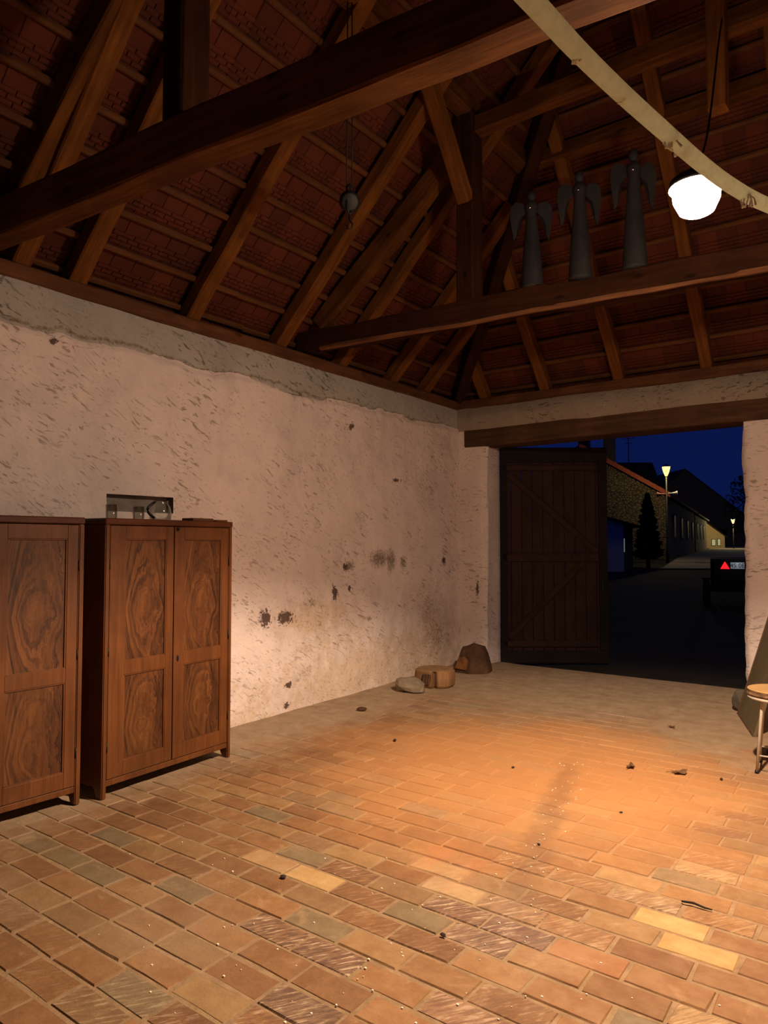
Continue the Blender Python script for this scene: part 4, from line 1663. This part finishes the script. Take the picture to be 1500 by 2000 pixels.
struct(grid_mesh('street', 12, 30, street_fn, M['street']), 'lamplit village street')

M['stone_wall'] = None
n_ = N('rubble_wall')
vo = n_.vor(n_.coord('Object', (1, 1, 1.5)), 6.0, 'DISTANCE_TO_EDGE')
cc = n_.vor(n_.coord('Object', (1, 1, 1.5)), 6.0, 'F1', 'Color')
n_.bump(n_.step(vo, .0, .12), 1.0, .06)
M['stone_wall'] = n_.fin(n_.mix(n_.step(vo, .02, .08), (.08, .062, .04), n_.mix(.25, (.17, .125, .075), cc, 'MULTIPLY')), .95)
M['dark_roof'] = plain('night_roof', (.020, .012, .010), .9)
M['red_verge'] = plain('red_verge_tiles', (.34, .07, .035), .7)
M['dark_wall'] = plain('dim_render', (.075, .06, .05), .95)
M['pale_wall'] = plain('pale_render', (.42, .43, .46), .95)
M['cream_wall'] = plain('cream_render', (.40, .30, .17), .95)
M['win'] = plain('dark_window', (.012, .012, .016), .6, 0, .1, 5, 0, .1)
M['win_lit'] = emit('lit_window', (.55, .60, .45), .22)
M['bark_dark'] = plain('conifer', (.010, .014, .008), .95)


def gable_house(name, label, corner, ang, width, length, zg, ze, za, wall, roof, wins=(), over=.25):
    """corner: right front corner (street frame); the gable runs left from it, the length runs away from it"""
    p = W_(corner[0], corner[1], 0)
    t = thing(name, label, 'house', (p.x, p.y, zg), RZ + ang)
    H_, A_ = ze - zg, za - zg
    obj('walls', prism([(-width, -.6), (0, -.6), (0, H_), (-width / 2, A_), (-width, H_)], 0, length), wall, t)
    sl = (A_ - H_) / (width / 2)
    for sg in (0, 1):
        o0 = over
        if sg == 0:
            pp = [(o0, H_ - sl * o0), (-width / 2, A_), (-width / 2, A_ + .14), (o0, H_ - sl * o0 + .14)]
        else:
            pp = [(-width - o0, H_ - sl * o0), (-width / 2, A_), (-width / 2, A_ + .14), (-width - o0, H_ - sl * o0 + .14)]
        obj('roof', prism(pp, -.12, length + .12), roof, t)
    for kind, a, b, z0_, z1_, mt in wins:
        bm_ = bmesh.new()
        if kind == 'side':
            add_box(bm_, -.06, .04, a, b, z0_, z1_, .01)
        else:
            add_box(bm_, a, b, -.04, .06, z0_, z1_, .01)
        f_ = obj('window', bm_, M['dark_wall'], t)
        bm_ = bmesh.new()
        if kind == 'side':
            add_box(bm_, .035, .05, a + .08, b - .08, z0_ + .08, z1_ - .08)
        else:
            add_box(bm_, a + .06, b - .06, -.05, -.035, z0_ + .06, z1_ - .06)
        obj('pane', bm_, mt, f_)
    return t


hA = gable_house('stone_house', 'low stone house with a red verge beside the nearer street lamp', (13.5, 34), -math.atan2(23.8, 47), 8.0, 22, .82, 3.93, 6.42,
                 M['stone_wall'], M['dark_roof'],
                 [('side', 4 + 5 * i, 5.1 + 5 * i, 1.0, 2.3, M['win']) for i in range(4)])
gable_house('row_house', 'low dark row house with long eaves along the lamplit street', (24.2, 55.2), -math.atan2(23.8, 47), 6.0, 19, .9, 3.93, 6.0,
            M['dark_wall'], M['dark_roof'], [('side', 2 + 5 * i, 3.1 + 5 * i, 1.0, 2.3, M['win']) for i in range(3)])
# red verge tiles along the gable's right slope
hw_, za_, H_ = 4.0, 6.42 - .82, 3.93 - .82
for i in range(14):
    t0, t1 = i / 14, (i + 1) / 14
    xa, xb = .22 - (4.22) * t0, .22 - 4.22 * t1
    zA, zB = H_ - .137 + (za_ - H_ + .137) * t0, H_ - .137 + (za_ - H_ + .137) * t1
    obj('verge_tile', prism([(xa, zA - .03), (xb, zB - .03), (xb, zB + .20), (xa, zA + .22)], -.22, .02), M['red_verge'], hA)
for (cx, cy, w_, top) in ((-3.0, 2.4, .55, 7.55), (-5.0, 6.0, .6, 8.3)):
    c_ = obj('chimney', box(cx - w_ / 2, cx + w_ / 2, cy, cy + .6, 4.4, top - .82), M['dark_wall'], hA)
    obj('chimney_cap', box(cx - w_ / 2 - .06, cx + w_ / 2 + .06, cy - .06, cy + .66, top - .82, top - .72), M['dark_wall'], c_)
bm = bmesh.new()
add_tube(bm, [(-2.1, 3.2, 4.0), (-2.1, 3.2, 6.6)], .025, 6)
add_tube(bm, [(-2.4, 3.2, 6.35), (-1.8, 3.2, 6.35)], .015, 6)
add_tube(bm, [(-2.3, 3.2, 6.1), (-1.9, 3.2, 6.1)], .015, 6)
obj('antenna', bm, M['iron'], hA)

gable_house('barn', 'long dark barn roof level behind the stone house', (32.5, 90), math.pi / 2, 8, 14, 1.0, 6.6, 11.2, M['dark_wall'], M['dark_roof'])
hR = gable_house('dark_house', 'dark steep gabled house silhouetted against the blue sky', (49.5, 97), 0, 16.5, 9, 1.1, 5.2, 11.6, M['dark_wall'], M['dark_roof'],
                 [('front', -6.0, -5.0, 1.2, 2.4, M['win']), ('front', -3.6, -2.6, 1.2, 2.4, M['win'])])
hC = gable_house('cottage', 'lamplit cottage with a sloping eave at the far end of the street', (37.4, 78), 0, 4.5, 9, 1.0, 2.3, 3.95, M['cream_wall'], M['dark_roof'],
                 [('front', -1.5, -1.0, .25, 1.0, M['win_lit']), ('front', -.85, -.45, .25, 1.05, M['win_lit'])])
# annex with the blue-lit wall
ax = px(1218, 1090, 26)
p = W_(ax[0], 26)
an = thing('annex', 'small pale lean-to with a lit strip window left of the conifer', 'house', (p.x, p.y, gz(26)), RZ)
obj('walls', prism([(-3.2, -.4), (0, -.4), (0, 1.75), (-3.2, 2.6)], 0, 2.2), M['pale_wall'], an)
obj('roof', prism([(-3.4, 2.66), (.55, 1.60), (.55, 1.68), (-3.4, 2.78)], -.15, 2.3), M['dark_roof'], an)
w_ = obj('side_wall', box(.0, .45, .35, 2.2, -.3, 1.7), M['dark_wall'], an)
f_ = obj('window', box(.02, .16, .31, .36, .68, 1.24), M['dark_wall'], an)
obj('pane', box(.045, .135, .30, .312, .71, 1.21), M['win_lit'], f_)

# conifer
cx_ = px(1265, 1088, 28)
p = W_(cx_[0], 28)
cn = thing('conifer', 'dark conical conifer before the stone house', 'tree', (p.x, p.y, gz(28)))
bm = bmesh.new()
add_tube(bm, [(0, 0, -.1), (0, 0, 1.2), (0.03, 0, 2.9)], [.09, .06, .02], 8)
obj('trunk', bm, M['bark_dark'], cn)
bm = bmesh.new()
rnd = random.Random(3)
for i in range(420):
    t = rnd.random() ** 1.2
    z = .35 + 2.5 * t
    R_ = .62 * (1 - t) ** .75 * rnd.uniform(.75, 1.12) + .04
    a = rnd.uniform(0, 2 * math.pi)
    d = Vector((math.cos(a), math.sin(a), 0))
    s = Vector((-math.sin(a), math.cos(a), 0))
    q0 = d * R_ * .25 + Vector((0, 0, z - .05))
    q1 = d * R_ + Vector((0, 0, z + .12))
    mid = (q0 + q1) / 2 + Vector((0, 0, .05))
    v = [bm.verts.new(x_) for x_ in (q0, mid + s * .11, q1, mid - s * .11)]
    bm.faces.new(v)
    up_ = Vector((0, 0, .09))
    v = [bm.verts.new(x_) for x_ in (q0, mid + up_, q1, mid - up_)]
    bm.faces.new(v)
o = obj('foliage', bm, M['bark_dark'], cn)
o['kind'] = 'stuff'

# bare tree at the right
p = W_(px(1440, 1000, 44)[0] + .6, 44)
tr_ = thing('bare_tree', 'dark leafy tree rising beside the right gate pier', 'tree', (p.x, p.y, .85))
bm = bmesh.new()
add_tube(bm, [(0, 0, -.3), (.05, 0, 1.2), (-.05, 0, 2.6), (0, .1, 4.2)], [.16, .13, .09, .03], 8)
rnd = random.Random(9)
for i in range(40):
    z = rnd.uniform(1.4, 4.0)
    a = rnd.uniform(0, 6.28)
    l_ = rnd.uniform(.5, 1.3) * (1.2 - z / 5)
    add_tube(bm, [(0, 0, z), (math.cos(a) * l_ * .5, math.sin(a) * l_ * .5, z + .3 * l_), (math.cos(a) * l_, math.sin(a) * l_, z + .75 * l_)], [.03, .02, .008], 5)
obj('trunk', bm, M['bark_dark'], tr_)
bm = bmesh.new()
for i in range(900):
    z = rnd.uniform(1.3, 4.9)
    R_ = 1.25 * math.sqrt(max(0.05, 1 - ((z - 2.8) / 2.2) ** 2)) * rnd.random() ** .4
    a = rnd.uniform(0, 6.28)
    c_ = Vector((math.cos(a) * R_, math.sin(a) * R_, z))
    e1 = Vector((rnd.gauss(0, 1), rnd.gauss(0, 1), rnd.gauss(0, 1))).normalized() * .10
    e2 = Vector((rnd.gauss(0, 1), rnd.gauss(0, 1), rnd.gauss(0, 1))).normalized() * .07
    bm.faces.new([bm.verts.new(c_ + q_) for q_ in (e1, e2, -e1, -e2)])
o = obj('foliage', bm, M['bark_dark'], tr_)
o['kind'] = 'stuff'

# street lamps
LCOL = (1.0, .78, .33)


def lantern_mat(name, col, strength):
    n = N(name)
    e = n.new('ShaderNodeEmission')
    e.inputs[0].default_value = tuple(col) + (1,)
    e.inputs[1].default_value = strength
    t = n.new('ShaderNodeBsdfTransparent')
    x = n.new('ShaderNodeMixShader')
    x.inputs[0].default_value = .45
    n.set(x.inputs[1], t.outputs[0])
    n.set(x.inputs[2], e.outputs[0])
    n.set(n.out.inputs[0], x.outputs[0])
    return n.m


M['lantern'] = lantern_mat('lantern_glass', (1.0, .72, .26), 2.2)
M['lantern2'] = lantern_mat('lantern_glass_far', (1.0, .78, .36), 2.2)


def street_lamp(label, u, vl, D, power, horns, s=1.0, gm='lantern'):
    x, y, zt = px(u, vl, D)
    p_ = W_(x, D)
    zg_ = gz(D)
    t = thing('street_lamp', label, 'street lamp', (p_.x, p_.y, zg_), RZ, 'street lamps')
    h = zt - zg_
    bm_ = bmesh.new()
    add_tube(bm_, [(0, 0, -.2), (0, 0, .5), (0, 0, .55), (0, 0, h - .30 * s)], [.075, .07, .045, .035], 10)
    obj('pole', bm_, M['iron'], t, True)
    bm_ = bmesh.new()
    add_lathe(bm_, [(0, h - .27 * s), (.05 * s, h - .26 * s), (.11 * s, h - .12 * s), (.165 * s, h + .08 * s), (.165 * s, h + .14 * s), (0, h + .15 * s)], 12)
    obj('lantern', bm_, M[gm], t)
    bm_ = bmesh.new()
    add_lathe(bm_, [(0.185 * s, h + .145 * s), (.12 * s, h + .20 * s), (.03 * s, h + .25 * s), (0, h + .30 * s)], 12)
    add_tube(bm_, [(0, 0, h - .08 * s), (0, 0, h + .0)], .05 * s, 8)
    obj('lamp_hood', bm_, M['iron'], t)
    if horns:
        for (zz, ang_) in ((h - 1.03, 0.15), (h - 1.06, 2.6)):
            bm_ = bmesh.new()
            add_lathe(bm_, [(0, 0), (.03, 0), (.045, .16), (.075, .30), (.12, .38), (.11, .37), (0, .10)], 14)
            o_ = obj('horn_speaker', bm_, M['pale_wall'] if ang_ < 1 else M['red_horn'], t)
            o_.location = (.04 * math.cos(ang_), .04 * math.sin(ang_) - .05, zz)
            o_.rotation_euler = (0, math.pi / 2, -ang_ if ang_ < 1 else math.pi - .3)
    L_ = bpy.data.lights.new('street_light', 'POINT')
    L_.energy = power
    L_.color = LCOL
    L_.shadow_soft_size = .12
    lo_ = bpy.data.objects.new('street_light', L_)
    COL.objects.link(lo_)
    lo_.parent = t
    lo_.location = (0, 0, h + .05)
    return t


M['red_horn'] = plain('horn_red', (.20, .05, .03), .6)
street_lamp('nearer street lamp with a glowing lantern and horn loudspeakers', 1303, 918, 31.0, 320, True)
street_lamp('farther small street lamp glowing near the right gate pier', 1432, 1017, 72.0, 1500, False, 1.15, 'lantern2')

# trailer
tx = px(1386, 1130, 15.0)
p = W_(tx[0], 15.0)
M['trailer'] = plain('trailer_body', (.005, .005, .005), .9, .2, .2)
M['rubber'] = plain('tyre', (.01, .01, .01), .9)
M['red_reflector'] = emit('red_triangle', (1.0, .012, .02), 1.1)  # reflector triangle, given a glow of its own
n_ = N('number_plate')
M['plate_w'] = n_.fin((.78, .82, .86), .5)
tl = thing('trailer', 'dark trailer parked outside with a red triangle and a number plate', 'trailer', (p.x, p.y, gz(15.0)), RZ - .43)
zb = .42
obj('box_body', box(0, 1.7, 0, 2.6, zb, 1.10, .02), M['trailer'], tl)
obj('tailgate', box(.05, 1.65, -.03, 0, .62, 1.06, .01), M['trailer'], tl)
obj('bumper', box(0, 1.7, -.06, .02, .42, .55, .01), M['trailer'], tl)
for sx in (-.16, 1.72):
    bm = bmesh.new()
    add_lathe(bm, [(0, -.08), (.18, -.08), (.28, -.07), (.30, -.03), (.30, .03), (.28, .07), (.18, .08), (0, .08)], 24)
    o = obj('wheel', bm, M['rubber'], tl)
    o.rotation_euler = (0, math.pi / 2, 0)
    o.location = (sx + .07, 1.35, .30)
    obj('mudguard', box(sx - .02, sx + .18, .95, 1.75, .62, .66, .01), M['trailer'], tl)
bm = bmesh.new()
add_box(bm, .80, .90, 2.6, 3.7, .42, .50)
obj('drawbar', bm, M['trailer'], tl)
zl = HC + (1060 - 1104) / F * 15.0 - gz(15.0)
for u_ in (1414, 1516):
    xx = (u_ - 1386) / 101.7
    bm = prism([(xx - .088, zl - .07), (xx + .088, zl - .07), (xx + .008, zl + .078), (xx - .008, zl + .078)], -.065, -.031)
    o = obj('triangle_reflector', bm, M['red_reflector'], tl)
    o['label'] = 'red reflector triangle with added glow'
xx = (1438 - 1386) / 101.7
o = obj('number_plate', box(xx - .13, xx + .13, -.045, -.031, zl - .065, zl + .065), M['plate_w'], tl)
tc = bpy.data.curves.new('plate_text', 'FONT')
tc.body = '4S 0E'
tc.size = .125
tc.align_x = 'CENTER'
tc.align_y = 'CENTER'
tc.extrude = .001
to = bpy.data.objects.new('plate_text', tc)
COL.objects.link(to)
dg = bpy.context.evaluated_depsgraph_get()
tme = bpy.data.meshes.new_from_object(to.evaluated_get(dg))
bpy.data.objects.remove(to)
tme.materials.clear()
t_ = link('plate_text', tme, M['rubber'], o)
t_.location = (xx, -.0465, zl)
t_.rotation_euler = (math.pi / 2, 0, 0)
pl_ = bpy.data.lights.new('plate_fill', 'POINT')  # added point light that brightens the number plate
pl_.energy = .55
pl_.color = (.85, .95, 1.0)
pl_.shadow_soft_size = .02
po = bpy.data.objects.new('plate_fill', pl_)
COL.objects.link(po)
po.parent = tl
po.location = (xx, -.24, zl + .13)
